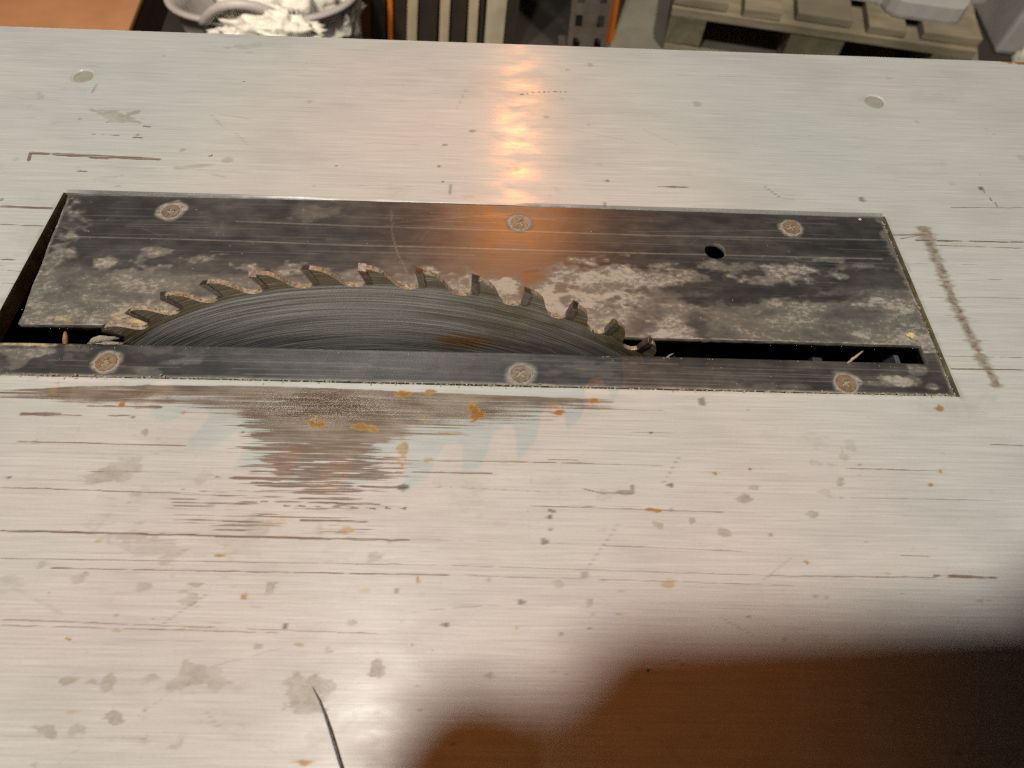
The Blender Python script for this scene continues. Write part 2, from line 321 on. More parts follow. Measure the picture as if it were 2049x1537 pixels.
# orange rust
for q in [(805, 786, 40, 14, .9), (860, 784, 26, 8, .7), (950, 824, 26, 30, .95), (630, 850, 34, 24, .95), (716, 852, 26, 12, .8), (750, 856, 22, 14, .8), (805, 906, 24, 60, .6), (855, 920, 34, 14, .6), (1115, 828, 36, 14, .85), (1150, 802, 26, 12, .8), (1185, 802, 34, 8, .7),
          (640, 1050, 30, 30, .45), (682, 1062, 55, 18, .65), (552, 1038, 32, 20, .5), (570, 938, 28, 12, .55), (110, 775, 22, 18, .75), (118, 1062, 30, 5, .7), (456, 1108, 36, 24, .4), (440, 1112, 20, 6, .7), (366, 825, 12, 14, .6), (243, 810, 12, 10, .8), (1430, 948, 12, 7, .8), (1500, 938, 12, 6, .8),
          (1303, 1020, 34, 7, .8), (1338, 1168, 30, 14, .6), (1614, 1125, 14, 8, .7), (1880, 943, 14, 8, .7), (1864, 971, 12, 7, .8), (1637, 1018, 12, 8, .6), (838, 1160, 14, 16, .75), (305, 1238, 16, 8, .8), (345, 1300, 28, 18, .5), (136, 1280, 12, 8, .9), (490, 1190, 14, 16, .7), (505, 1196, 22, 20, .35), (600, 1290, 24, 5, .6), (755, 1307, 14, 6, .6),
          (825, 1290, 10, 8, .7), (612, 1526, 34, 14, .8), (520, 1215, 30, 5, .4), (1880, 816, 16, 12, .7), (1930, 492, 40, 16, .35), (960, 950, 46, 8, .35), (870, 1000, 40, 6, .3), (735, 1182, 26, 8, .5), (1770, 1148, 30, 7, .5), (1460, 1162, 16, 8, .4), (1200, 330, 22, 8, .35), (1245, 331, 16, 5, .35), (230, 1262, 20, 5, .5), (365, 1260, 12, 8, .6), (1010, 920, 20, 24, .35), (290, 1525, 60, 5, .3), (370, 1524, 70, 5, .35)]:
    blob('rust', q[0], q[1], q[2], q[3], q[4] * (0.95 if q[1] < 920 else 0.85), 0, 1.1, 0.6)
blob('dirt', 900, 868, 90, 10, .5); blob('rust', 910, 868, 70, 9, .45, 0, .9, .5)
# grey-beige films and splashes
for q in [(255, 940, 80, 70, .42), (205, 952, 90, 34, .5), (285, 990, 40, 40, .3), (400, 960, 40, 30, .35), (430, 1000, 40, 50, .25), (290, 1085, 200, 50, .38), (245, 1075, 60, 24, .45), (510, 1050, 60, 40, .4), (500, 1070, 110, 60, .28), (748, 1112, 44, 36, .5), (650, 1100, 26, 10, .3),
          (292, 864, 22, 16, .6), (160, 858, 12, 16, .35), (70, 884, 14, 10, .45), (385, 1192, 52, 46, .55), (165, 1160, 36, 26, .5), (95, 1158, 12, 10, .5), (30, 1165, 50, 24, .35), (96, 1185, 12, 12, .5), (540, 1182, 24, 24, .75), (285, 1172, 32, 16, .45), (345, 1152, 18, 12, .35), (85, 1132, 30, 16, .4),
          (400, 1355, 95, 46, .5), (365, 1365, 60, 30, .55), (440, 1345, 70, 30, .4), (620, 1380, 80, 80, .55), (215, 1362, 26, 32, .62), (185, 1364, 40, 16, .5), (128, 1364, 30, 14, .5), (300, 1356, 34, 16, .5), (228, 1440, 34, 22, .65), (95, 1462, 60, 24, .5), (150, 1463, 40, 26, .5), (70, 1530, 20, 14, .5),
          (485, 1455, 20, 20, .45), (752, 1335, 30, 40, .5), (703, 1243, 18, 16, .5), (445, 1426, 12, 10, .7), (292, 1480, 26, 22, .4), (360, 1487, 14, 22, .45), (1120, 1172, 30, 22, .5), (1178, 1208, 18, 20, .45), (1062, 962, 12, 10, .4), (1205, 992, 30, 14, .35), (1488, 998, 24, 14, .6), (1510, 974, 30, 9, .5), (1320, 1052, 22, 14, .55),
          (1445, 1066, 26, 16, .5), (1385, 1040, 16, 14, .55), (1685, 905, 20, 26, .42), (1665, 930, 24, 10, .4), (1700, 893, 22, 22, .4), (1680, 960, 20, 24, .45), (1650, 984, 40, 14, .42), (1625, 1025, 24, 14, .55), (1632, 928, 26, 9, .4), (1250, 1040, 30, 10, .25), (1400, 1085, 26, 10, .3),
          (230, 232, 90, 18, .55), (265, 226, 30, 12, .75), (240, 243, 50, 6, .7), (80, 193, 40, 12, .42), (165, 180, 60, 12, .28), (490, 92, 70, 12, .36), (500, 106, 30, 8, .36), (385, 333, 90, 7, .42), (440, 352, 50, 6, .35), (107, 246, 20, 10, .3), (240, 372, 16, 5, .55), (420, 312, 14, 8, .35), (780, 388, 50, 44, .28), (800, 360, 40, 30, .2), (920, 395, 90, 8, .3), (1870, 165, 200, 44, .2), (1500, 160, 120, 24, .12), (985, 272, 40, 8, .22), (210, 356, 80, 8, .3),
          (1060, 880, 60, 30, .18), (1240, 905, 110, 40, .2), (1120, 960, 60, 40, .22), (1930, 815, 130, 40, .28), (1950, 470, 90, 60, .1), (540, 1190, 30, 30, .3), (95, 400, 50, 30, .25), (60, 460, 40, 80, .25), (20, 600, 50, 60, .35)]:
    blob('dirt', q[0], q[1], q[2], q[3], min(q[4] * 1.12, .85), r.uniform(-.3, .3), 0.9, 0.3)
for i in range(75):
    s_ = r.uniform(18, 75); blob('dirt', r.uniform(0, 900) if r.random() < .75 else r.uniform(900, 1900), r.uniform(860, 1520), s_ * 1.3, s_ * .75, r.uniform(.12, .34), r.uniform(-.5, .5), 1.5, .5)
for i in range(40): blob('rust', r.uniform(0, 1300), r.uniform(800, 1520), r.uniform(10, 34), r.uniform(5, 14), r.uniform(.2, .5), 0, 1.2, .6)
for i in range(330):                                   # small spatter
    x = r.uniform(-20, 2049); y = 800 + 737 * r.random() ** 0.9
    if r.random() < 0.18: y = r.uniform(110, 400)
    s = r.choice((4, 5, 6, 7, 9, 12)); blob(r.choice(('dirt', 'dirt', 'dirt', 'speck')), x, y, s * 1.3, s, r.uniform(0.25, 0.62) * (0.8 if s < 7 else 0.6), 0, 0.6)
for q in [(1105, 1022, 16, 9, .75), (1098, 1034, 10, 10, .8), (1100, 1060, 7, 7, .5), (1088, 1082, 14, 16, .6), (805, 975, 22, 12, .8), (1305, 866, 7, 6, .9), (1342, 970, 10, 10, .7), (1407, 805, 10, 14, .6), (1264, 976, 10, 10, .6), (1255, 985, 34, 9, .5), (900, 380, 5, 18, .5), (890, 290, 12, 5, .5), (945, 262, 10, 6, .5), (880, 333, 6, 4, .7), (888, 363, 6, 4, .7), (1215, 362, 8, 4, .7),
          (1210, 413, 8, 16, .6), (1060, 413, 8, 16, .45), (310, 908, 6, 12, .8), (15, 955, 14, 6, .7), (1352, 374, 40, 3, .7), (1725, 399, 10, 8, .6), (1965, 378, 8, 6, .7), (265, 834, 14, 8, .7), (487, 865, 8, 5, .7), (1135, 140, 5, 4, .3), (570, 1253, 10, 12, .8), (795, 1183, 10, 10, .6), (890, 1250, 10, 10, .7), (1043, 1205, 10, 9, .65), (1495, 1234, 8, 7, .6)]:
    blob('speck', *q)
line('speck', (1560, 395), (1530, 373), 1.6, .5, .2, 300); line('dirt', (270, 1437), (350, 1380), 4, .5, .1, 301); line('dirt', (110, 1535), (170, 1485), 4, .45, .1, 302); line('speck', (410, 1422), (440, 1460), 2, .3, .3, 303); line('dirt', (380, 1430), (560, 1510), 10, .3, .2, 304)
line('dirt', (20, 1172), (130, 1232), 12, .35, .1, 305); line('dirt', (95, 975), (45, 1080), 6, .25, .1, 306); line('dirt', (960, 260), (1120, 330), 2, .4, .2, 307); line('dirt', (1080, 270), (960, 330), 2, .3, .2, 308); line('dirt', (850, 375), (1010, 425), 2.2, .45, .2, 309); line('speck', (1125, 740), (1130, 745), 2, .3)
for q in [(1, 2040, 122, 60, 12)]: blob('rust', q[1], q[2], 90, 12, .9); blob('scratch', 2048, 121, 60, 8, 1)
for i in range(46):
    x = r.uniform(0, 1900); y = r.choice((r.uniform(110, 390), r.uniform(820, 1500), r.uniform(820, 1500))); an = r.uniform(-1.3, 1.3); L = r.uniform(25, 150)
    line(r.choice(('dirt', 'dirt', 'speck')), (x, y), (x + L * math.cos(an), y + L * math.sin(an) * .7), r.uniform(.6, 2.0), r.uniform(.16, .42), r.uniform(.2, .45), 600 + i)
# grubby border round the opening, worn back edge with its lit rim painted paler
ring = np.maximum(np.maximum(-PXs, PXs - OPX), np.maximum(-PYs, PYs - OPY))
A['dirt'] = np.maximum(A['dirt'], 0.5 * sstep(2.6, 0.2, ring + NW1 * 2.5) * (ring > -0.01) * (PYs < OPY - 1))
A['edge'] = np.where((PYs > OPY - .01) & (PYs < OPY + 1.7 + NW1 * 1.2) & (PXs > 0) & (PXs < OPX), 0.6 * sstep(OPY + 1.7, OPY + 0.6, PYs), 0.0)
A['edge'] = np.maximum(A['edge'], np.where((PYs < 0.01) & (PYs > -2.3) & (PXs > -3) & (PXs < OPX), 0.55 * sstep(-2.3, -1.4, PYs + NW1 * .5), 0.0))
for k in ('scratch', 'bare'): A[k] *= 1 - np.clip(A['edge'] * 1.6, 0, 1) * (PYs < 0.02)

nx, ny = len(GX), len(GY)
A['rim'] = np.where((PYs > OPY - .01) & (PYs < OPY + 1.6) & (PXs > 0) & (PXs < OPX), 1.0, 0.0) * np.interp(PXs, [0, 15, 90, 125, 190, 205, 250, 350], [.4, 1, 1, .2, .2, 1, .8, .7])
PZ = np.zeros_like(PXs)
BOLTS = [(-21.2, 174.2, 5.4), (378.4, 175.1, 5.6)]
for bx_, by_, br_ in BOLTS:
    d = np.hypot(PXs - bx_, PYs - by_); PZ -= 0.55 * sstep(br_ + 0.35, br_ - 0.25, d)
    A['edge'] = np.maximum(A['edge'], 0.3 * sstep(0.6, 0.1, np.abs(d - br_)))
PZ += (vnoise(PXs, PYs, 130, 90, 31, 2) - 0.5) * 0.18                # slight waviness of the sheet
yjit = (vnoise(GX, GX * 0, 11, 9, 33, 3) - 0.5) * 0.5
co = np.stack([PXs, PYs, PZ], -1)
jb = int(np.argmin(np.abs(GY - OPY))); jf = int(np.argmin(np.abs(GY))); i0 = int(np.argmin(np.abs(GX))); i1 = int(np.argmin(np.abs(GX - OPX)))
co[i0:i1 + 1, jb, 1] += yjit[i0:i1 + 1]; co[i0:i1 + 1, jf, 1] += yjit[i0:i1 + 1] * 0.7
roll = np.interp(GX, [0, 20, 95, 120, 195, 205, 300, 350, 360], [0.5, 1.0, 1.1, 0.25, 0.2, 0.9, 1.1, 1.2, 0.3]) * (0.75 + 0.5 * vnoise(GX, GX * 0, 8, 5, 35, 3))
for j in range(jb, jb + 8):
    dd = (GY[j] - OPY) / 1.7
    co[i0:i1 + 1, j, 2] -= roll[i0:i1 + 1] * max(0.0, 1 - dd) ** 2
ii, jj = np.meshgrid(np.arange(nx - 1), np.arange(ny - 1), indexing='ij')
keep = ~((ii >= i0) & (ii < i1) & (jj >= jf) & (jj < jb))
ii, jj = ii[keep], jj[keep]; V = lambda i, j: i * ny + j
quads = np.stack([V(ii, jj), V(ii + 1, jj), V(ii + 1, jj + 1), V(ii, jj + 1)], -1)
def grid_mesh(name, co, quads, attrs):
    me = bpy.data.meshes.new(name); co = co.reshape(-1, 3) * MM
    me.vertices.add(len(co)); me.vertices.foreach_set('co', co.astype(np.float32).ravel())
    me.loops.add(quads.size); me.loops.foreach_set('vertex_index', quads.astype(np.int32).ravel())
    me.polygons.add(len(quads)); me.polygons.foreach_set('loop_start', np.arange(0, quads.size, 4, dtype=np.int32))
    me.update(calc_edges=True)
    for k, v in attrs.items():
        a = me.attributes.new(k, 'FLOAT', 'POINT'); a.data.foreach_set('value', v.astype(np.float32).ravel())
    me.shade_smooth()
    return me
saw = empty('table_saw', (0.18, -0.05, -0.85))
tag(saw, 'scratched pale grey table saw with toothed blade rising through its black insert plate', 'table saw')
INV = Matrix.Translation((-0.18, 0.05, 0.85))
def part(name, me_or_obj, parent=None):
    me_or_obj.parent = parent or saw
    if parent is None: me_or_obj.matrix_parent_inverse = INV
    return me_or_obj
M_table = mat_table()
tabletop = part('tabletop', link('tabletop', grid_mesh('tabletop', co, quads, A), M_table))
# vertical walls of the opening and skirt of the sheet
def wall(bm, pts, z1):
    prev = None
    for p in pts:
        a = bm.verts.new((p[0] * MM, p[1] * MM, p[2] * MM)); b = bm.verts.new((p[0] * MM, p[1] * MM, z1 * MM))
        if prev: bm.faces.new((prev[0], a, b, prev[1]))
        prev = (a, b)
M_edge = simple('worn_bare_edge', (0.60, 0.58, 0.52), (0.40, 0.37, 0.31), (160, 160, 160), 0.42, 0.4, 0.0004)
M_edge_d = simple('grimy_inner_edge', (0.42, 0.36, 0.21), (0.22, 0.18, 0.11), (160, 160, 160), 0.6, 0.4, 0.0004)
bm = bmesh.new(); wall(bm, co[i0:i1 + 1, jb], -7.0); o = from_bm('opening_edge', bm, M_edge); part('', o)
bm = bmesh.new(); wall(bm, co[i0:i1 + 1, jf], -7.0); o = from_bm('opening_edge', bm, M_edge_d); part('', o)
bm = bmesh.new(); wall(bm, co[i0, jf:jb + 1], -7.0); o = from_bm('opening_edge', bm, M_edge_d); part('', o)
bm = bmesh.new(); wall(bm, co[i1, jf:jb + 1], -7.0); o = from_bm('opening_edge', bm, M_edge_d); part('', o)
M_frame = simple('grey_green_machine_paint', (0.16, 0.17, 0.16), (0.11, 0.10, 0.085), (25, 25, 25), 0.5, 0.25)
bm = bmesh.new()
loop = [co[0, :], co[:, -1], co[-1, ::-1], co[::-1, 0]]
wall(bm, np.concatenate(loop), -45.0)
part('', from_bm('apron', bm, M_edge))
for lx, ly in ((TX0 + 40, TY0 + 40), (TX1 - 40, TY0 + 40), (TX0 + 40, TY1 - 60), (TX1 - 40, TY1 - 60)):
    bm = bmesh.new(); bx(bm, (lx - 22) * MM, (lx + 22) * MM, (ly - 22) * MM, (ly - 17) * MM, -0.85, -0.008); bx(bm, (lx - 22) * MM, (lx - 17) * MM, (ly - 16.9) * MM, (ly + 22) * MM, -0.85, -0.008); bx(bm, (lx - 30) * MM, (lx + 30) * MM, (ly - 30) * MM, (ly + 30) * MM, -0.85, -0.844)
    part('', from_bm('leg', bm, M_frame))
M_void = simple('shaded_inside', (0.012, 0.010, 0.008), (0.02, 0.016, 0.012), (40, 40, 40), 0.8, 0.3)  # near-black colour stands in for the shade inside the housing
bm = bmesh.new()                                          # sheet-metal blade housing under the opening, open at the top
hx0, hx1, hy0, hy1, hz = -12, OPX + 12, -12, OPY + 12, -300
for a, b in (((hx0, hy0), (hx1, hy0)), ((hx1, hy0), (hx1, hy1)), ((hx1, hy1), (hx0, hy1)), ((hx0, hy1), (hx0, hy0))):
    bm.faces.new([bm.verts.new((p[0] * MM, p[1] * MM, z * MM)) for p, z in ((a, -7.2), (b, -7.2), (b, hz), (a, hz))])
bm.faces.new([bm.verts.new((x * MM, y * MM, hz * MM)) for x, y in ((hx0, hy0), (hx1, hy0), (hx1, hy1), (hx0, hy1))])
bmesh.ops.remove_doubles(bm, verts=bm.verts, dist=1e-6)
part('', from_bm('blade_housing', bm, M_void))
M_brk = simple('dull_inner_steel', (0.14, 0.14, 0.15), (0.07, 0.07, 0.07), (60, 60, 60), 0.5, 0.3, 0.001, 0.3)
for x0, x1, y0, y1, z0, z1 in ((316, 320, 4, 70, -70, -14), (330, 338, 4, 60, -60, -22), (347, 349, 8, 50, -40, -10), (30, 34, 6, 70, -60, -18), (60, 90, 30, 34, -80, -30)):
    bm = bmesh.new(); bx(bm, x0 * MM, x1 * MM, y0 * MM, y1 * MM, z0 * MM, z1 * MM, 0.5 * MM); part('', from_bm('bracket', bm, M_brk))
M_bolt = simple('dull_bolt_head', (0.43, 0.395, 0.325), (0.37, 0.335, 0.265), (300, 300, 300), 0.5, 0.3, 0.0003)
for bx_, by_, br_ in BOLTS:
    bm = bmesh.new(); bmesh.ops.create_circle(bm, cap_ends=True, segments=40, radius=(br_ - 0.5) * MM)
    fr = bmesh.ops.extrude_face_region(bm, geom=list(bm.faces)); vs = [v for v in fr['geom'] if isinstance(v, bmesh.types.BMVert)]
    for v in vs: v.co.z += 0.22 * MM; v.co.x *= 0.95; v.co.y *= 0.95
    o = from_bm('bolt_head', bm, M_bolt); o.location = (bx_ * MM, by_ * MM, -0.62 * MM); part('', o)

# ------------------------------------------------------------------ the insert plate
SL0, SL1, SLX = 15.0, 23.6, 352.5                          # slot: front edge, back edge, right end
HOLE = (279.2, 69.5, 4.3)
SCREWS = [(47.7, 83.7, .1), (196.5, 82.2, .75), (315.2, 84.5, .4), (46.4, 7.1, -.5), (196.9, 5.8, .78), (317.9, 5.2, .55)]
def mat_plate():
    m = NT('black_plate_with_dust')
    grain = m.noise(m.geo((30, 1300, 1)), 1.0, 4.0, 0.65); fine = m.noise(m.geo((420, 640, 1)), 1.0, 5.0, 0.72)
    mid = m.noise(m.geo((90, 170, 1)), 1.0, 4.0, 0.6)
    c = m.mix(m.ramp(mid, 0.35, 0.65), (0.032, 0.032, 0.033), (0.052, 0.048, 0.044))
    c = m.mix(m.ramp(grain, 0.52, 0.75, 0, 0.6), c, (0.11, 0.107, 0.10))
    sc = m.math('MULTIPLY', m.attr('scratch'), m.ramp(fine, 0.3, 0.55, 0.4, 1.0))
    c = m.mix(sc, c, (0.23, 0.215, 0.19))
    a = m.attr('dust')
    film = m.math('MULTIPLY', m.ramp(a, 0.05, 0.75), m.mixf(m.math('MULTIPLY', m.math('ADD', fine, mid), 0.5), 0.0, 0.75), clamp=True)
    lump = m.ramp(m.math('ADD', a, m.math('MULTIPLY', m.math('SUBTRACT', m.math('ADD', m.math('MULTIPLY', fine, 0.85), m.math('MULTIPLY', mid, 0.55)), 0.7), 1.5)), 0.34, 1.0)
    cov = m.math('MAXIMUM', film, m.math('MULTIPLY', lump, 0.92))
    c = m.mix(cov, c, m.mix(fine, (0.36, 0.32, 0.255), (0.52, 0.46, 0.375)))
    yl = m.attr('chip'); c = m.mix(m.math('MULTIPLY', yl, m.ramp(fine, 0.35, 0.6)), c, (0.62, 0.47, 0.22))
    h = m.math('ADD', m.math('MULTIPLY', grain, 0.4), m.math('MULTIPLY', fine, m.mixf(cov, 0.15, 0.9)))
    tg = m.new('ShaderNodeCombineXYZ'); tg.inputs[1].default_value = 1.0
    return m.out(Base_Color=c, Roughness=m.mixf(cov, m.mixf(mid, 0.30, 0.42), 0.92), Normal=m.bump(h, 0.5, 0.00009), Anisotropic=m.mixf(cov, 0.5, 0.0), Tangent=tg.outputs[0], Specular_IOR_Level=m.mixf(cov, 0.85, 0.15), Metallic=0.0)
gx = axis(0.8, OPX - 0.7, 0.8, OPX - 0.7, 0.7, [SLX], 5); gy = axis(1.0, OPY - 0.3, 1.0, OPY - 0.3, 0.45, [SL0, SL1], 5)
gx = np.array(sorted([v for v in gx if abs(v - HOLE[0]) > 5.2] + list(HOLE[0] + np.arange(-20, 21) * 0.25))); gy = np.array(sorted([v for v in gy if abs(v - HOLE[1]) > 5.2] + list(HOLE[1] + np.arange(-20, 21) * 0.25)))
QX, QY = np.meshgrid(gx, gy, indexing='ij')
B = {k: np.zeros_like(QX) for k in ('dust', 'scratch', 'chip')}
D1 = vnoise(QX, QY, 9, 5, 71, 4) - 0.5; D2 = vnoise(QX, QY, 26, 12, 72, 3) - 0.5; D3 = vnoise(QX, QY, 3.2, 2.2, 73, 3) - 0.5
def dust(px, py, wpx, hpx, k, ang=0.0, rag=1.0, at='dust', sub=False):
    c = un(px, py); ex = (un(px + 1, py) - un(px - 1, py)) / 2; ey = (un(px, py - 1) - un(px, py + 1)) / 2
    rx = wpx / 2 * np.linalg.norm(ex); ry = hpx / 2 * np.linalg.norm(ey); x = QX - c[0]; y = QY - c[1]
    ca, sa = math.cos(ang), math.sin(ang); u = (x * ca + y * sa) / rx; v = (-x * sa + y * ca) / ry
    d = np.sqrt(u * u + v * v) + (D1 * 2.6 + D3 * 1.5 + D2 * 1.2) * rag
    cv = k * sstep(1.7, 0.35, d)
    if sub: B[at] = B[at] * (1 - cv)
    else: B[at] = np.maximum(B[at], cv)
B['dust'] += 0.16 + 0.35 * D2 + 0.2 * D1
low = sstep(un(0, 505)[1] + 2, un(0, 560)[1], QY + D1 * 12)
B['dust'] = np.maximum(B['dust'], low * (0.50 + 0.8 * D2 + 0.5 * D1) * (QY > SL0 + 5))
for q in [(75, 540, 60, 250, .62), (95, 440, 30, 110, .5), (60, 610, 60, 90, .6), (200, 520, 70, 36, .72), (240, 550, 100, 44, .62), (380, 520, 90, 30, .72), (300, 500, 70, 22, .6), (175, 560, 60, 24, .5), (330, 575, 160, 50, .5), (430, 560, 90, 50, .5), (500, 533, 70, 22, .7), (570, 545, 90, 34, .68), (640, 545, 60, 36, .5),
          (700, 550, 60, 26, .55), (770, 556, 100, 40, .78), (850, 560, 110, 44, .85), (930, 565, 100, 50, .95), (1010, 575, 130, 66, 1.0), (1090, 590, 130, 80, 1.0), (1180, 600, 130, 90, .95), (1130, 545, 160, 22, .8), (1220, 560, 130, 40, .85), (1260, 620, 120, 90, .72), (1330, 560, 130, 40, .7), (1350, 610, 130, 50, .55), (1420, 640, 170, 40, .5), (1600, 545, 140, 34, .75), (1560, 560, 100, 26, .7), (1470, 530, 90, 20, .5),
          (1780, 600, 90, 24, .85), (1740, 606, 70, 16, .65), (1540, 650, 120, 30, .5), (1700, 640, 120, 30, .35), (1650, 515, 110, 10, .5), (1730, 530, 70, 18, .5), (1830, 640, 30, 60, .5), (1800, 757, 90, 26, .8), (1760, 765, 80, 20, .6), (1840, 735, 50, 22, .6), (1870, 770, 40, 16, .5), (1560, 770, 160, 12, .35), (50, 702, 120, 20, .62), (20, 720, 60, 30, .5), (140, 700, 60, 20, .4), (40, 683, 130, 7, .8), (310, 700, 120, 20, .3), (360, 720, 60, 14, .4), (280, 740, 60, 14, .4),
          (670, 390, 20, 30, .3), (640, 425, 80, 30, .35), (1200, 740, 150, 30, .3), (1300, 745, 120, 26, .25), (90, 655, 120, 14, .6), (250, 620, 140, 40, .7), (310, 640, 60, 20, .6), (120, 625, 100, 26, .6), (1780, 470, 20, 60, .5), (1820, 560, 24, 70, .55)]:
    dust(*q)
for q in [(1062, 556, 50, 26, .85), (1050, 585, 26, 36, .8), (1075, 545, 70, 14, .7), (1520, 585, 260, 22, .85), (1380, 572, 90, 14, .8), (1640, 595, 140, 16, .7), (1300, 655, 60, 60, .5), (1200, 575, 90, 14, .35), (1400, 660, 40, 60, .5)]:
    dust(q[0], q[1], q[2], q[3], q[4], 0.12, 1.0, sub=True)
for q in [(280, 635, 70, 18, .9), (235, 628, 60, 26, .5), (90, 632, 60, 14, .7), (60, 685, 100, 5, .7), (250, 682, 40, 5, .7), (300, 683, 30, 4, .7), (30, 684, 60, 5, .6)]: dust(*q, at='chip')
for sx, sy, _ in SCREWS: d = np.hypot(QX - sx, QY - sy); B['dust'] = np.maximum(B['dust'], 0.75 * sstep(7.2, 4.6, d + D1 * 5))
edge_d = np.minimum(np.minimum(QX - gx[0], gx[-1] - QX), np.minimum(QY - gy[0], gy[-1] - QY))
B['dust'] = np.maximum(B['dust'], (0.68 + D1) * sstep(2.0, 0.2, edge_d + D1 * 1.5) * (QY < OPY - 2))
B['dust'] = np.maximum(B['dust'], 0.8 * sstep(0.9, 0.2, np.abs(QY - SL1) + D3) * (QY > SL1 - .1))
def scratch(pts, wmm=0.3, k=0.8, seed=0):
    P = [un(*p)[:2] for p in pts]
    for a, b in zip(P, P[1:]):
        d = b - a; L = np.linalg.norm(d); d = d / L; t = (QX - a[0]) * d[0] + (QY - a[1]) * d[1]; q = np.abs(-(QX - a[0]) * d[1] + (QY - a[1]) * d[0])
        B['scratch'] = np.maximum(B['scratch'], k * sstep(wmm + 0.28, wmm * 0.4, q) * (t > 0) * (t < L) * (0.45 + 0.55 * vnoise(QX, QY, 14, 9, 500 + seed, 2)))
scratch([(468, 440), (700, 450), (1300, 469), (1780, 476)], .3, .8, 1); scratch([(113, 467), (468, 479), (700, 489), (1300, 505), (1770, 514)], .3, .85, 2)
scratch([(783, 420), (784, 465), (795, 505), (815, 545)], .25, .6, 3); scratch([(800, 442), (1010, 428)], .2, .4, 4); scratch([(150, 434), (420, 441)], .2, .35, 5); scratch([(600, 500), (900, 507)], .18, .4, 6); scratch([(1260, 462), (1560, 458)], .2, .35, 7); scratch([(430, 470), (445, 440)], .2, .3, 9)
rr = random.Random(3)
for i in range(120):
    x = rr.uniform(60, 1750); y = rr.choice((rr.uniform(400, 520), rr.uniform(690, 765), rr.uniform(690, 765))); L = rr.uniform(30, 420)
    scratch([(x, y), (x + L, y + L * 0.026)], .08, rr.uniform(.15, .6), 20 + i)
for i in range(16):
    x = rr.uniform(150, 1800); y = rr.uniform(410, 680); an = rr.uniform(-1.2, 1.2); L = rr.uniform(15, 70); scratch([(x, y), (x + L * math.cos(an), y + L * math.sin(an) * .6)], .08, rr.uniform(.15, .4), 90 + i)
# plate sits about 1.5 mm low at its ends and nearly flush in the middle
tX = (QX - 170) / 180.0
QZ = -0.45 - np.where(tX < 0, 1.5, 0.9) * np.clip(tX * tX, 0, 1.2) + 0.10 * D2 + 0.12 * B['dust'] * (0.5 + D3)
pc = np.stack([QX, QY, QZ], -1)
shear = 7.0 * np.clip((OPY - QY) / 70.0, 0, 1) * np.clip(1 - QX / 60.0, 0, 1) * (QY > SL0 + .2)      # left end is cut askew, leaving a widening gap
pc[..., 0] += shear + (QY > SL0 + .2) * np.clip(1 - QX / 5.0, 0, 1) * (vnoise(QX * 0, QY, 9, 7, 88, 3) - .5) * 1.6
d = np.hypot(QX - HOLE[0], QY - HOLE[1]); nearh = (d > HOLE[2] - 0.01) & (d < HOLE[2] + 0.26)
pc[..., 0] = np.where(nearh, HOLE[0] + (QX - HOLE[0]) / d * HOLE[2], pc[..., 0]); pc[..., 1] = np.where(nearh, HOLE[1] + (QY - HOLE[1]) / d * HOLE[2], pc[..., 1])
mx, my = len(gx), len(gy)
js = (gy >= SL0 - 1e-6) & (gy <= SL1 + 1e-6); slot_wob = (vnoise(gx, gx * 0, 12, 9, 77, 3) - 0.5) * 0.6
jk = int(np.argmin(np.abs(gy - SL1))); pc[:, jk, 1] += slot_wob
ii, jj = np.meshgrid(np.arange(mx - 1), np.arange(my - 1), indexing='ij')
cxm = (gx[ii] + gx[ii + 1]) / 2; cym = (gy[jj] + gy[jj + 1]) / 2
inside = (np.hypot(gx[ii] - HOLE[0], gy[jj] - HOLE[1]) < HOLE[2]) | (np.hypot(gx[ii + 1] - HOLE[0], gy[jj] - HOLE[1]) < HOLE[2]) | (np.hypot(gx[ii] - HOLE[0], gy[jj + 1] - HOLE[1]) < HOLE[2]) | (np.hypot(gx[ii + 1] - HOLE[0], gy[jj + 1] - HOLE[1]) < HOLE[2])
keep = ~((cym > SL0) & (cym < SL1) & (cxm < SLX)) & ~inside
ii, jj = ii[keep], jj[keep]; V = lambda i, j: i * my + j
quads = np.stack([V(ii, jj), V(ii + 1, jj), V(ii + 1, jj + 1), V(ii, jj + 1)], -1)
pme = grid_mesh('insert_plate', pc, quads, B)
bm = bmesh.new(); bm.from_mesh(pme); bmesh.ops.delete(bm, geom=[v for v in bm.verts if not v.link_faces], context='VERTS'); bm.to_mesh(pme); bm.free(); pme.shade_smooth()
plate = part('', link('insert_plate', pme, mat_plate())); plate['label'] = 'black dusty insert plate with long slot'
pme.materials.append(simple('dusty_plate_edge', (0.17, 0.15, 0.11), (0.05, 0.045, 0.04), (200, 200, 200), 0.7, 0.5, 0.0004))
so = plate.modifiers.new('thick', 'SOLIDIFY'); so.thickness = 3.2 * MM; so.offset = -1; so.material_offset_rim = 1; so.use_quality_normals = False
def zplate(x, y):
    return -0.45 - (1.5 if x < 170 else 0.9) * min(((x - 170) / 180.0) ** 2, 1.2)
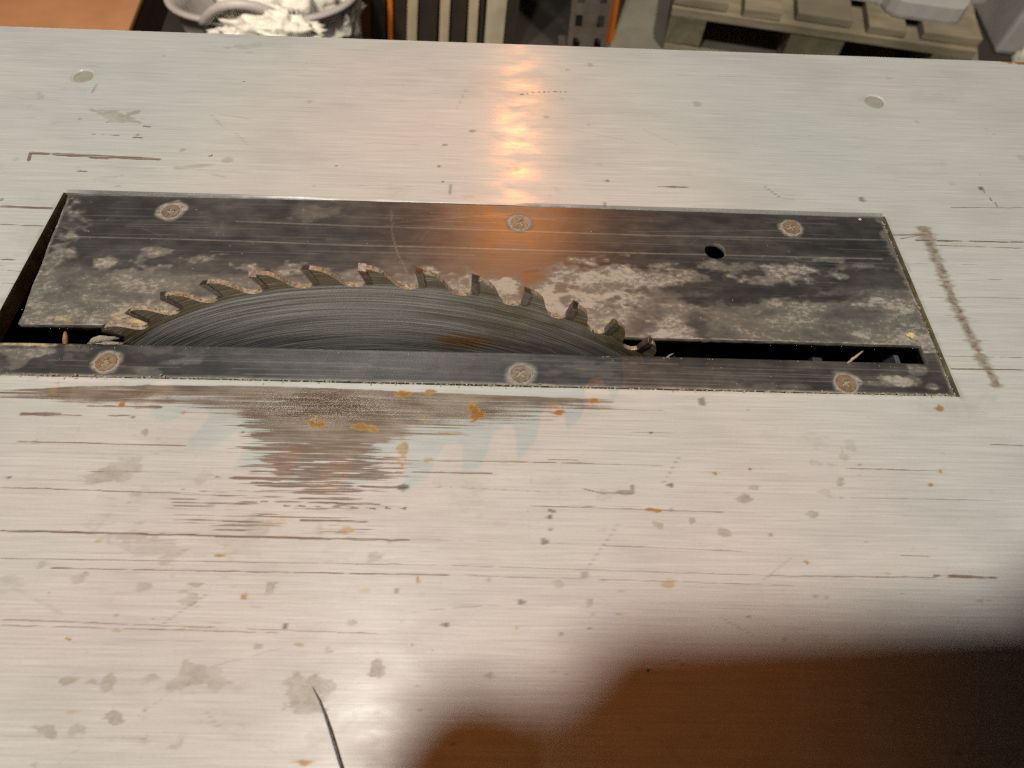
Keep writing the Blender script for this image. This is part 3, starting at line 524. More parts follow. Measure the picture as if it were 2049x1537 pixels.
# countersunk cross-head screws
def mat_screw(name, a, b):
    m = NT(name); n = m.noise(m.geo((500, 500, 500)), 1.0, 4.0, 0.6); nb = m.noise(m.geo((1500, 1500, 1500)), 1.0, 2.0)
    c = m.mix(m.ramp(n, 0.3, 0.7), a, b)
    return m.out(Base_Color=c, Roughness=0.55, Metallic=0.35, Normal=m.bump(nb, 0.4, 0.00025))
M_screw = mat_screw('dull_screw', (0.20, 0.155, 0.11), (0.33, 0.27, 0.20)); M_screw_r = mat_screw('rusty_screw', (0.24, 0.145, 0.085), (0.34, 0.25, 0.165))
M_packed = simple('packed_sawdust', (0.56, 0.46, 0.27), (0.40, 0.33, 0.22), (900, 900, 900), 0.9, 0.7, 0.0004)
M_rim = simple('dust_rim', (0.46, 0.42, 0.32), (0.33, 0.29, 0.22), (900, 900, 900), 0.9, 0.7, 0.0004)
def ring_mesh(bm, r0, z0, r1, z1, seg=36):
    a = [bm.verts.new((r0 * math.cos(2 * math.pi * k / seg) * MM, r0 * math.sin(2 * math.pi * k / seg) * MM, z0 * MM)) for k in range(seg)]
    b = [bm.verts.new((r1 * math.cos(2 * math.pi * k / seg) * MM, r1 * math.sin(2 * math.pi * k / seg) * MM, z1 * MM)) for k in range(seg)]
    for k in range(seg): bm.faces.new((a[k], a[(k + 1) % seg], b[(k + 1) % seg], b[k]))
def screw_mesh():
    """flat head of 4.1 mm radius with a stamped cross recess"""
    bm = bmesh.new(); a, L = 0.55, 2.25
    cross = [(a, a), (a, L), (-a, L), (-a, a), (-L, a), (-L, -a), (-a, -a), (-a, -L), (a, -L), (a, -a), (L, -a), (L, a)]
    cv = [bm.verts.new((x * MM, y * MM, 0.45 * MM)) for x, y in cross]
    cb = [bm.verts.new((x * 0.8 * MM, y * 0.8 * MM, -0.05 * MM)) for x, y in cross]
    for k in range(12): bm.faces.new((cv[k], cv[(k + 1) % 12], cb[(k + 1) % 12], cb[k]))
    bm.faces.new(cb)
    R = []
    for x, y in cross:
        l = math.hypot(x, y); R.append(bm.verts.new((x / l * 3.5 * MM, y / l * 3.5 * MM, 0.42 * MM)))
    for k in range(12): bm.faces.new((cv[k], cv[(k + 1) % 12], R[(k + 1) % 12], R[k]))
    bmesh.ops.remove_doubles(bm, verts=bm.verts, dist=1e-7)
    bm.edges.ensure_lookup_table()
    rim = [e for e in bm.edges if e.is_boundary]
    bmesh.ops.subdivide_edges(bm, edges=rim, cuts=3)
    for v in bm.verts:
        l = math.hypot(v.co.x, v.co.y) / MM
        if v.co.z > 0.35 * MM and l > 3.0 and any(e.is_boundary for e in v.link_edges): v.co.x *= 3.75 / l; v.co.y *= 3.75 / l
    ex = bmesh.ops.extrude_edge_only(bm, edges=[e for e in bm.edges if e.is_boundary])
    for v in [g for g in ex['geom'] if isinstance(g, bmesh.types.BMVert)]:
        v.co.x *= 1.05; v.co.y *= 1.05; v.co.z = 0.05 * MM
    bmesh.ops.recalc_face_normals(bm, faces=bm.faces)
    me = bpy.data.meshes.new('screw'); bm.to_mesh(me); bm.free(); return me
sme = screw_mesh(); sme.materials.append(M_screw); sme_r = sme.copy(); sme_r.materials.clear(); sme_r.materials.append(M_screw_r)
for i, (sx, sy, an) in enumerate(SCREWS):
    o = link('screw', sme_r if i in (2, 5, 3) else sme, None, plate)
    o.location = (sx * MM, sy * MM, (zplate(sx, sy) + 0.02) * MM); o.rotation_euler = (random.uniform(-.05, .05), random.uniform(-.06, .06), an)
    bm = bmesh.new(); seg = 44; rows = []
    for rad, z in ((3.78, 0.22), (3.98, 0.40), (4.3, 0.26), (4.6, -0.02)):
        rows.append([bm.verts.new((rad * (1 + random.uniform(-.05, .05)) * math.cos(2 * math.pi * k / seg) * MM, rad * (1 + random.uniform(-.05, .05)) * math.sin(2 * math.pi * k / seg) * MM, (z + random.uniform(-.06, .06)) * MM)) for k in range(seg)])
    for r0, r1 in zip(rows, rows[1:]):
        for k in range(seg): bm.faces.new((r0[k], r0[(k + 1) % seg], r1[(k + 1) % seg], r1[k]))
    g = from_bm('dust_ring', bm, M_rim, plate, True); g.location = o.location; g['kind'] = 'stuff'
    bm = bmesh.new()                                          # sawdust packed into the recess
    for k in range(20):
        ax = random.choice(((1, 0), (0, 1))); t = random.uniform(-1.9, 1.9); rsz = random.uniform(0.25, 0.48)
        q = bmesh.ops.create_icosphere(bm, subdivisions=1, radius=rsz * MM, matrix=Matrix.Translation(((ax[0] * t + random.uniform(-.2, .2)) * MM, (ax[1] * t + random.uniform(-.2, .2)) * MM, 0.16 * MM)))
        for v in q['verts']: v.co += Vector([random.uniform(-.1, .1) * MM for _ in range(3)])
    g = from_bm('packed_dust', bm, M_packed, plate); g.location = o.location; g.rotation_euler = o.rotation_euler; g['kind'] = 'stuff'
# ragged sawdust in the seams of the plate
def crumbs(name, pts, smin, smax, mat, parent=None, flat=0.6):
    bm = bmesh.new()
    for p in pts:
        s_ = random.uniform(smin, smax)
        q = bmesh.ops.create_icosphere(bm, subdivisions=1, radius=1.0)
        ang = random.uniform(0, 6.28); st = random.uniform(1, 2.0); ca, sa = math.cos(ang), math.sin(ang)
        for v in q['verts']:
            x, y, z = (v.co.x + random.uniform(-.25, .25)) * st, v.co.y + random.uniform(-.25, .25), (v.co.z + random.uniform(-.25, .25)) * flat
            v.co = Vector(((p[0] + (x * ca - y * sa) * s_) * MM, (p[1] + (x * sa + y * ca) * s_) * MM, (p[2] + z * s_) * MM))
    o = from_bm(name, bm, mat, parent); o['kind'] = 'stuff'; return o
M_saw = simple('sawdust', (0.47, 0.41, 0.29), (0.34, 0.29, 0.20), (1200, 1200, 1200), 0.95, 0.5, 0.0003)
pts = []
for i in range(620):
    x = random.uniform(-2, OPX - 2); k = 0.35 + 0.65 * (vnoise(np.array([x]), np.array([0.0]), 16, 9, 44, 3)[0])
    if random.random() < k: pts.append((x, random.gauss(0.25, 0.45), random.uniform(-0.5, 0.05)))
for i in range(26): pts.append((OPX - random.gauss(0.9, .3), random.uniform(0, OPY), random.uniform(-1.3, -0.9)))
for i in range(60): t = random.random() ** .5; pts.append((OPX - 12 * t, random.gauss(0.6, .3), -0.8))
crumbs('seam_sawdust', pts, 0.16, 0.42, M_saw, plate)
pts = []
for i in range(260):
    x, y = random.uniform(8, OPX - 5), random.uniform(26, OPY - 4)
    if random.random() < 0.55: x, y = random.gauss(50, 22), random.gauss(30, 5)
    if (y < SL1 + 1) or x < 6: continue
    pts.append((x, y, zplate(x, y) + 0.03))
for i in range(90): pts.append((random.uniform(3, 345), random.choice((random.uniform(2, 14), random.gauss(14, .5))) if random.random() < .7 else 14.4, 0)); pts[-1] = (pts[-1][0], min(pts[-1][1], 14.6), zplate(pts[-1][0], 0) + 0.03)
crumbs('loose_sawdust', pts, 0.07, 0.22, M_saw, plate)

# ------------------------------------------------------------------ the saw blade
BYC, BXC, BZC, BRAD, BPH, NT_ = 19.18, 144.73, -116.4, 157.5, 2.27964, 54
PITCH_T = 2 * math.pi * BRAD / NT_
def pol(s_, dr, k):
    a = BPH - (k + s_ / PITCH_T) * 2 * math.pi / NT_
    return ((BRAD + dr) * math.cos(a), (BRAD + dr) * math.sin(a))
prof = [(2.6, -0.55), (4.4, -0.95), (6.2, -1.7), (7.8, -2.8), (9.2, -4.3), (10.5, -6.2), (11.7, -7.8), (13.1, -8.8), (14.8, -9.3), (16.6, -9.35), (18.3, -8.9), (19.3, -7.9), (19.6, -7.2), (20.2, -7.0)]
outline = [pol(s_, dr, k) for k in range(NT_) for s_, dr in prof]
def mat_blade():
    m = NT('brushed_blade_steel')
    tc = m.new('ShaderNodeTexCoord'); sep = m.new('ShaderNodeSeparateXYZ'); m.set(sep.inputs[0], tc.outputs['Object'])
    x, z = sep.outputs[0], sep.outputs[2]
    rad = m.math('SQRT', m.math('ADD', m.math('MULTIPLY', x, x), m.math('MULTIPLY', z, z)))
    ang = m.math('ARCTAN2', x, z)
    cb = m.new('ShaderNodeCombineXYZ'); m.set(cb.inputs[0], m.math('MULTIPLY', rad, 1400.0)); m.set(cb.inputs[1], m.math('MULTIPLY', ang, 2.2))
    st = m.noise(cb.outputs[0], 1.0, 2.5, 0.55)
    cb2 = m.new('ShaderNodeCombineXYZ'); m.set(cb2.inputs[0], m.math('MULTIPLY', rad, 420.0)); m.set(cb2.inputs[1], m.math('MULTIPLY', ang, 2.5))
    st2 = m.noise(cb2.outputs[0], 1.0, 3.0, 0.6)
    cb3 = m.new('ShaderNodeCombineXYZ'); m.set(cb3.inputs[0], m.math('MULTIPLY', rad, 2300.0)); m.set(cb3.inputs[1], m.math('MULTIPLY', ang, 11.0)); m.set(cb3.inputs[2], 3.0)
    st3 = m.noise(cb3.outputs[0], 1.0, 1.0, 0.5)
    big = m.noise(m.geo((28, 28, 28)), 1.0, 3.0)
    c = m.mix(m.ramp(st, 0.3, 0.72), (0.25, 0.245, 0.23), (0.72, 0.72, 0.69))
    # brown resin: towards the teeth and over the right half
    right = m.ramp(x, -0.01, 0.075)
    res = m.math('MULTIPLY', right, m.ramp(m.math('ADD', m.math('MULTIPLY', st2, 0.7), m.math('MULTIPLY', big, 0.5)), 0.38, 0.72, 0.0, 1.0))
    rim = m.ramp(m.math('ADD', rad, m.math('MULTIPLY', m.math('SUBTRACT', st2, 0.5), 0.005)), m.ramp(x, -0.09, -0.01, 0.1455, 0.1480), m.ramp(x, -0.09, -0.01, 0.1465, 0.1496))
    res = m.math('MAXIMUM', res, m.math('MULTIPLY', rim, m.mixf(right, 0.82, 0.55)))
    c = m.mix(res, c, m.mix(st, (0.075, 0.052, 0.018), (0.26, 0.19, 0.085)))
    # orange rust patch low on the disc
    dx = m.math('DIVIDE', m.math('SUBTRACT', x, 0.031), 0.010); dz = m.math('DIVIDE', m.math('SUBTRACT', z, 0.1175), 0.0040)
    rr_ = m.math('SQRT', m.math('ADD', m.math('MULTIPLY', dx, dx), m.math('MULTIPLY', dz, dz)))
    ru = m.ramp(m.math('ADD', rr_, m.math('MULTIPLY', m.math('SUBTRACT', m.math('ADD', st2, st), 1.0), 4.0)), 1.2, 0.4)
    c = m.mix(m.math('MULTIPLY', ru, 0.85), c, (0.36, 0.16, 0.02))
    gl = m.ramp(st3, 0.66, 0.74)
    c = m.mix(m.math('MULTIPLY', gl, 0.7), c, (0.75, 0.73, 0.66))
    h = m.math('ADD', st, m.math('MULTIPLY', st3, 0.7))
    tg = m.new('ShaderNodeTangent', direction_type='RADIAL', axis='Y')
    return m.out(Base_Color=c, Metallic=m.mixf(res, 0.5, 0.15), Roughness=m.mixf(st2, 0.36, 0.5), Normal=m.bump(h, 0.8, 0.00022), Anisotropic=0.6, Anisotropic_Rotation=0.25, Tangent=tg.outputs[0])
M_blade = mat_blade()
def mat_pitch():
    m = NT('resin_caked_gullet'); n = m.noise(m.geo((420, 420, 420)), 1.0, 4.0, 0.65); n2 = m.noise(m.geo((1300, 1300, 1300)), 1.0, 3.0)
    c = m.mix(m.ramp(n, 0.35, 0.62), (0.46, 0.41, 0.31), (0.25, 0.19, 0.11)); c = m.mix(m.ramp(n2, 0.56, 0.66), c, (0.06, 0.04, 0.02)); c = m.mix(m.ramp(n, 0.58, 0.72), c, (0.68, 0.64, 0.54))
    return m.out(Base_Color=c, Roughness=0.45, Metallic=0.15, Normal=m.bump(n2, 0.6, 0.0003))
M_pitch = mat_pitch()
bm = bmesh.new(); TH = 0.9
fv = [bm.verts.new((x * MM, -TH * MM, z * MM)) for x, z in outline]; bv = [bm.verts.new((x * MM, TH * MM, z * MM)) for x, z in outline]
N = len(outline)
RI = 138.0                                            # body as rings so that the faces stay well shaped
ANG = [BPH - (k + 0.12 + q / len(prof)) * 2 * math.pi / NT_ for k in range(NT_) for q in range(len(prof))]
fi = [bm.verts.new((RI * math.cos(a) * MM, -TH * MM, RI * math.sin(a) * MM)) for a in ANG]
bi = [bm.verts.new((RI * math.cos(a) * MM, TH * MM, RI * math.sin(a) * MM)) for a in ANG]
fh = [bm.verts.new((15 * math.cos(a) * MM, -TH * MM, 15 * math.sin(a) * MM)) for a in ANG]
bh = [bm.verts.new((15 * math.cos(a) * MM, TH * MM, 15 * math.sin(a) * MM)) for a in ANG]
for k in range(N):
    n = (k + 1) % N
    for a, b in ((fv, fi), (fi, fh)): bm.faces.new((a[k], a[n], b[n], b[k]))
    for a, b in ((bv, bi), (bi, bh)): bm.faces.new((a[n], a[k], b[k], b[n]))
    f = bm.faces.new((fv[n], fv[k], bv[k], bv[n])); f.material_index = 1
    bm.faces.new((fh[k], fh[n], bh[n], bh[k]))
me = bpy.data.meshes.new('saw_blade'); bmesh.ops.recalc_face_normals(bm, faces=bm.faces); bm.to_mesh(me); bm.free(); me.materials.append(M_blade); me.materials.append(M_pitch)
blade = part('', link('saw_blade', me)); blade.location = (BXC * MM, BYC * MM, BZC * MM); blade['label'] = 'scratched circular steel blade with carbide teeth'
def mat_carbide(name, c1, c2, rough):
    m = NT(name); n = m.noise(m.geo((700, 700, 700)), 1.0, 3.0)
    return m.out(Base_Color=m.mix(m.ramp(n, 0.35, 0.65), c1, c2), Metallic=0.9, Roughness=rough, Normal=m.bump(n, 0.25, 0.0002))
M_car = mat_carbide('grey_carbide', (0.30, 0.28, 0.26), (0.22, 0.19, 0.16), 0.30)
M_car2 = mat_carbide('warm_sheen_carbide', (0.22, 0.13, 0.10), (0.28, 0.25, 0.23), 0.4)  # reddish tone paints the warm reflection onto every other tip
def carbide_mesh(k, sgn):
    bm = bmesh.new(); hw = 1.38; c4 = [(0, 0), (2.75, -0.45), (3.75, -6.75), (1.35, -7.15)]
    v = []
    for side in (-1, 1):
        row = []
        for q, (s_, dr) in enumerate(c4):
            bev = 0.85 if (q < 2 and side == sgn) else 0.0        # alternate top bevel
            p = pol(s_, dr - bev, k); w_ = hw if q < 2 else hw * 0.86
            row.append(bm.verts.new((p[0] * MM, side * w_ * MM, p[1] * MM)))
        v.append(row)
    bm.faces.new(v[0]); bm.faces.new(v[1][::-1])
    for q in range(4): bm.faces.new((v[0][q], v[1][q], v[1][(q + 1) % 4], v[0][(q + 1) % 4]))
    bmesh.ops.bevel(bm, geom=list(bm.edges), offset=0.09 * MM, segments=1, affect='EDGES')
    return bm
for k in range(-2, 15):
    from_bm('carbide_tip', carbide_mesh(k, 1 if k % 2 else -1), M_car if k % 2 else M_car2, blade)

# ------------------------------------------------------------------ bits lying about
def splinter(name, p0, p1, rad, mat, label, bend=0.3, cat='splinter'):
    a, b = Vector(p0) * MM, Vector(p1) * MM; L = (b - a).length; side = (b - a).cross(Vector((0, 1, 0.3))).normalized()
    pts = [a.lerp(b, t) + side * math.sin(t * math.pi) * L * bend + Vector([random.uniform(-.02, .02) * L for _ in range(3)]) * (0 < t < 1) for t in [i / 8 for i in range(9)]]
    bm = bmesh.new(); tube(bm, pts, [rad * MM * q for q in (.35, .8, 1, 1.1, 1, .95, .8, .6, .2)], 6)
    o = from_bm(name, bm, mat, None, True); tag(o, label, cat); return o
M_wood = simple('fresh_splinter', (0.55, 0.42, 0.26), (0.42, 0.30, 0.17), (300, 300, 900), 0.7, 0.3, 0.0004)
M_redw = simple('reddish_splinter', (0.42, 0.20, 0.10), (0.30, 0.13, 0.06), (300, 300, 900), 0.7, 0.3, 0.0004)
M_greyw = simple('grey_splinter', (0.30, 0.29, 0.24), (0.20, 0.18, 0.14), (300, 300, 900), 0.7, 0.3, 0.0004)
a = un(133, 648, -4); b = un(140, 676, -10)
splinter('wood_splinter', (a[0], 23.0, -5), (b[0] + 1, 15.6, -9), 1.0, M_redw, 'reddish brown wood splinter bridging the slot left of the blade', .05)
a = un(1706, 722, -1); b = un(1730, 713, 0)
splinter('wood_splinter', (a[0] - 3, 14.2, -2.2), (b[0], 19.2, 0.4), 0.5, M_wood, 'pale curled wood splinter poking up from slot near its right end', .16)
splinter('wood_splinter', (un(1833, 700, -6)[0], 22.5, -6), (un(1842, 722, -9)[0], 15.2, -12), 0.9, M_greyw, 'grey green splinter inside the slot at its far right end', .05)
splinter('wood_splinter', (un(1330, 714)[0], 14.4, -2), (un(1350, 709)[0], 16.8, -0.6), 0.42, M_greyw, 'tiny grey splinter at slot edge just right of last tooth', .2)
o = splinter('wood_shaving', (un(178, 683)[0], 15.6, -1.0), (un(240, 673)[0], 17.0, -0.2), 1.25, M_greyw, 'pale grey curved shaving wedged in slot below leftmost tooth', .2, 'shaving'); o.data.materials[0] = M_rim
def chip(px, py, smm, z, mat, label, name='wood_chip'):
    p = un(px, py, z); bm = bmesh.new(); bmesh.ops.create_icosphere(bm, subdivisions=2, radius=1.0)
    for v in bm.verts:
        n = 1 + 0.35 * math.sin(v.co.x * 5 + px) * math.cos(v.co.y * 4 + py) + random.uniform(-.12, .12)
        v.co = Vector((v.co.x * smm * 1.3 * n, v.co.y * smm * n, v.co.z * smm * 0.45 * n)) * MM
    zmin = min(v.co.z for v in bm.verts)
    o = from_bm(name, bm, mat); o.location = (p[0] * MM, p[1] * MM, z * MM - zmin); tag(o, label, 'chip'); return o
M_yel = simple('yellow_chip', (0.78, 0.62, 0.30), (0.66, 0.50, 0.24), (500, 500, 500), 0.8, 0.3, 0.0004)
M_pale = simple('pale_chip', (0.70, 0.64, 0.50), (0.60, 0.53, 0.40), (500, 500, 500), 0.8, 0.3, 0.0004)
chip(1820, 673, 1.35, zplate(345, 0), M_yel, 'bright yellow wood chip on plate by right end of slot')
chip(487, 163, 0.55, 0.1, M_pale, 'tiny pale chip on the back of the table, left of centre')
chip(672, 331, 0.65, 0.1, M_pale, 'pale chip on table behind the blade, left of warm reflection')
chip(420, 311, 0.7, 0.1, M_pale, 'cream chip on table behind the left part of the plate')
chip(1297, 1337, 0.42, 0.1, M_pale, 'tiny bright chip inside the dark shadow at lower right')
chip(1720, 440, 0.6, zplate(335, 80), M_pale, 'tiny chip on plate near its far right corner')
# black bristle
hp = [un(626, 1375), un(640, 1402), un(652, 1432), un(663, 1465), un(672, 1495), un(680, 1522), un(690, 1552)]
bm = bmesh.new(); hr = [0.08, 0.24, 0.36, 0.44, 0.47, 0.47, 0.42]; tube(bm, [(p[0] * MM, p[1] * MM, (rr2 + 0.06) * MM) for p, rr2 in zip(hp, hr)], [q * MM for q in hr], 7)
tag(from_bm('bristle', bm, simple('black_bristle', (0.015, 0.015, 0.017), (0.16, 0.15, 0.14), (2500, 900, 900), 0.5, 0.3, 0.0002), None, True), 'curved black bristle lying on the table at the bottom edge', 'bristle')

# ------------------------------------------------------------------ the place behind the table
FZ = -850.0
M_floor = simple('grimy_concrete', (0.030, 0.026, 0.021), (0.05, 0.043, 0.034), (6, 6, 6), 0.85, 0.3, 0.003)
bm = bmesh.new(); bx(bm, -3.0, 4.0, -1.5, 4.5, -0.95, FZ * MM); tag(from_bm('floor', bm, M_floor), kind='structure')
def wood(name, c1, c2, sc=(8, 60, 60)):
    m = NT(name); g = m.noise(m.geo(sc), 1.0, 5.0, 0.6, 0.4); b = m.noise(m.geo((5, 5, 5)), 1.0, 3.0)
    c = m.mix(m.ramp(g, 0.3, 0.7), c1, c2); c = m.mix(m.ramp(b, 0.42, 0.7, 0, .75), c, [q * 0.45 for q in c1])
    return m.out(Base_Color=c, Roughness=0.85, Normal=m.bump(g, 0.5, 0.002))
M_pal = wood('weathered_pallet_wood', (0.36, 0.31, 0.22), (0.25, 0.21, 0.14)); M_pal2 = wood('dark_pallet_block', (0.22, 0.20, 0.13), (0.13, 0.12, 0.07), (30, 30, 30))  # blocks take a darker tone than the boards
# sheet of board under the pallet
p = [un(1215, 97, FZ), un(1268, 0, FZ)]
bm = bmesh.new(); q = [(p[0][0] - 22, p[0][1] - 110), tuple(un(1958, 190, FZ)[:2]), tuple(un(1936, -120, FZ)[:2]), (p[1][0] + 85, 2330)]
lo = [bm.verts.new((x * MM, y * MM, (FZ + 0.3) * MM)) for x, y in q]; hi = [bm.verts.new((x * MM, y * MM, (FZ + 9) * MM)) for x, y in q]
bm.faces.new(hi); bm.faces.new(lo[::-1])
for k in range(4): bm.faces.new((lo[k], lo[(k + 1) % 4], hi[(k + 1) % 4], hi[k]))
tag(from_bm('floor_board', bm, simple('grey_board', (0.30, 0.28, 0.22), (0.22, 0.205, 0.16), (7, 7, 7), 0.8, 0.3, 0.002)), 'wide grey beige board lying on the floor under the pallet', 'board')
# pallet: 800 mm end towards the camera
pa = un(1345, 20, -728)
pal = empty('pallet', (pa[0] * MM, pa[1] * MM, (FZ + 9) * MM), math.atan2(-158, 780)); tag(pal, 'weathered wooden pallet standing on the floor beyond the table', 'pallet')
def pbox(name, x0, x1, y0, y1, z0, z1, mat, par=None, jit=2.0):
    bm = bmesh.new(); bx(bm, x0 * MM, x1 * MM, y0 * MM, y1 * MM, z0 * MM, z1 * MM, 2.5 * MM, jit * MM); return from_bm(name, bm, mat, par or pal)
for x0, wd in ((0, 100), (327, 145), (700, 100)):
    pbox('base_board', x0, x0 + wd, 0, 1200, 0.5, 22, M_pal)
    for y0 in (0, 527, 1055): pbox('block', x0, x0 + wd, y0 + 2, y0 + 145, 22.2, 98, M_pal2)
for y0 in (0, 527, 1055): pbox('stringer_board', 0, 800, y0, y0 + 145, 98.2, 120, M_pal)
for k, (x0, wd) in enumerate(((0, 145), (186, 100), (327, 145), (513, 100), (655, 145))): pbox('deck_board', x0, x0 + wd, [14, 4, 22, 8, 16][k], 1198, 120.2, 142, M_pal)
# pale plastic cover lying on the pallet
def rounded_slab(name, wx, wy, h, rad, mat, taper=0.0):
    bm = bmesh.new(); outs = []
    for zz, ins in ((0, taper), (h * 0.3, 0), (h, 0), (h + 4, 5)):
        row = []
        for cx_, cy_, a0 in ((wx - rad, wy - rad, 0), (rad, wy - rad, 90), (rad, rad, 180), (wx - rad, rad, 270)):
            for t in range(7):
                a = math.radians(a0 + t * 15); row.append(bm.verts.new(((cx_ + (rad - ins) * math.cos(a)) * MM, (cy_ + (rad - ins) * math.sin(a)) * MM, zz * MM)))
        outs.append(row)
    for r0, r1 in zip(outs, outs[1:]):
        for k in range(28): bm.faces.new((r0[k], r0[(k + 1) % 28], r1[(k + 1) % 28], r1[k]))
    bm.faces.new(outs[0][::-1]); bm.faces.new(outs[-1])
    return from_bm(name, bm, mat)
M_plast = simple('dusty_white_plastic', (0.50, 0.49, 0.49), (0.42, 0.41, 0.40), (14, 14, 14), 0.5, 0.15)
bm = bmesh.new(); pr = [(0, 60), (255, 60), (272, 52), (282, 22), (300, 4), (322, 0), (440, 0), (462, 6), (474, 24), (500, 92), (520, 130), (560, 140), (560, 520), (0, 520)]
rows = []
for zz, ins in ((0, 4), (8, 0), (40, 0), (45, 5)):
    cxp = sum(p_[0] for p_ in pr) / len(pr); cyp = sum(p_[1] for p_ in pr) / len(pr)
    rows.append([bm.verts.new(((x + (cxp - x) / 280 * ins) * MM, (y + (cyp - y) / 260 * ins) * MM, zz * MM)) for x, y in pr])
for r0, r1 in zip(rows, rows[1:]):
    for k in range(len(pr)): bm.faces.new((r0[k], r0[(k + 1) % len(pr)], r1[(k + 1) % len(pr)], r1[k]))
bm.faces.new(rows[0][::-1]); bm.faces.new(rows[-1])
pl = from_bm('plastic_cover', bm, M_plast)
lc = un(1790, 36, -700); pl.location = ((lc[0] - 300) * MM, lc[1] * MM + 0.06, (FZ + 9 + 142.6) * MM); pl.rotation_euler = (0, 0, math.atan2(-158, 780))
tag(pl, 'pale grey plastic cover with rounded corners lying on the pallet', 'cover')
# tub with a white bag
tc_ = un(503, 22, -560); TR = 208.0
tub = empty('rubble_tub', (tc_[0] * MM, tc_[1] * MM + 0.125, FZ * MM)); tag(tub, 'grey flexible tub with rope-like handles, holding a white plastic bag', 'tub')
M_tub = simple('grey_tub_plastic', (0.52, 0.48, 0.47), (0.43, 0.39, 0.38), (12, 12, 12), 0.5, 0.2)
bm = bmesh.new(); seg = 64; rows = []
for rad, z in ((10, 4), (TR - 36, 4), (TR - 26, 10), (TR - 6, 250), (TR, 290), (TR + 9, 292), (TR + 9, 300), (TR - 5, 301), (TR - 14, 250), (TR - 34, 14), (10, 12)):
    rows.append([bm.verts.new((rad * math.cos(2 * math.pi * k / seg) * MM, rad * math.sin(2 * math.pi * k / seg) * MM, (z - (16 * math.cos(4 * math.pi * k / seg) * (z > 200))) * MM)) for k in range(seg)])
for r0, r1 in zip(rows, rows[1:]):
    for k in range(seg): bm.faces.new((r0[k], r0[(k + 1) % seg], r1[(k + 1) % seg], r1[k]))
bm.faces.new(rows[0][::-1]); bm.faces.new(rows[-1]); from_bm('body', bm, M_tub, tub, True)
for a0 in (-1.5, 1.65):
    bm = bmesh.new(); pts = []
    for t in range(13):
        u = t / 12; a = a0 + (u - 0.5) * 0.95; pts.append(((TR + 4 + 16 * math.sin(u * math.pi)) * math.cos(a) * MM, (TR + 4 + 16 * math.sin(u * math.pi)) * math.sin(a) * MM, (296 + 62 * math.sin(u * math.pi)) * MM))
    tube(bm, pts, [10 * MM] * 13, 8); from_bm('handle', bm, M_tub, tub, True)
# crumpled bag
def mat_bag():
    m = NT('white_bag_film'); n = m.noise(m.geo((30, 30, 30)), 1.0, 4.0); 
    return m.out(Base_Color=m.mix(n, (0.78, 0.76, 0.70), (0.62, 0.59, 0.52)), Roughness=0.5, Normal=m.bump(m.noise(m.geo((16, 16, 16)), 1.0, 3.0, .5, 1.2), 0.6, 0.015))
def crumple(name, rx, ry, rz, seed, amp=0.22, sub=5):
    bm = bmesh.new(); bmesh.ops.create_icosphere(bm, subdivisions=sub, radius=1.0)
    from mathutils import noise as mn
    for v in bm.verts:
        d = v.co.normalized(); q = Vector((seed * 3.1, seed * 1.7, 0))
        n = abs(mn.noise(d * 2.2 + q)) * 1.3 + abs(mn.noise(d * 5.0 + q)) * 0.7 + abs(mn.noise(d * 11 + q)) * 0.3
        f = 1 + amp * (0.8 - n * 1.7); v.co = Vector((d.x * rx * f, d.y * ry * f, d.z * rz * f)) * MM
    return from_bm(name, bm, None, None, True)
M_bag = mat_bag()
bag = crumple('plastic_bag', 150, 145, 165, 4, 0.28); bag.data.materials.append(M_bag); bag.location = (tub.location.x + 0.045, tub.location.y - 0.015, (FZ + 235) * MM)
flap = crumple('bag_flap', 112, 40, 54, 6, 0.30); flap.location = (tub.location.x + 0.055, tub.location.y - TR * MM - 0.002, (FZ + 287) * MM)
bm = bmesh.new(); bm.from_mesh(flap.data); bmesh.ops.translate(bm, verts=bm.verts, vec=flap.location - bag.location); bm.from_mesh(bag.data); bm.to_mesh(bag.data); bm.free(); bpy.data.objects.remove(flap); bag.data.shade_smooth()
tag(bag, 'crumpled white plastic bag stuffed in the grey tub', 'bag')
# draped corner of the bag over the rim
# cardboard box, left
cb_ = un(262, 60, -740)
bxo = empty('cardboard_box', ((cb_[0] - 780) * MM, cb_[1] * MM - 0.12, FZ * MM), 0.10); tag(bxo, 'orange brown cardboard box standing on floor at the far left', 'box')
M_card = simple('brown_cardboard', (0.62, 0.30, 0.14), (0.54, 0.25, 0.115), (9, 9, 9), 0.8, 0.15); M_card_d = simple('shaded_box_side', (0.03, 0.014, 0.01), (0.045, 0.02, 0.013), (9, 9, 9), 0.85, 0.15)  # carton side has its shade put into the near-black colour
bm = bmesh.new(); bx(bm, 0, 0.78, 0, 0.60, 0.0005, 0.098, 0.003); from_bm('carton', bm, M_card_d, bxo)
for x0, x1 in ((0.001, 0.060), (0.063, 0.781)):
    bm = bmesh.new(); bx(bm, x0, x1, -0.001, 0.601, 0.0985, 0.1085, 0.001); from_bm('flap', bm, M_card, bxo)
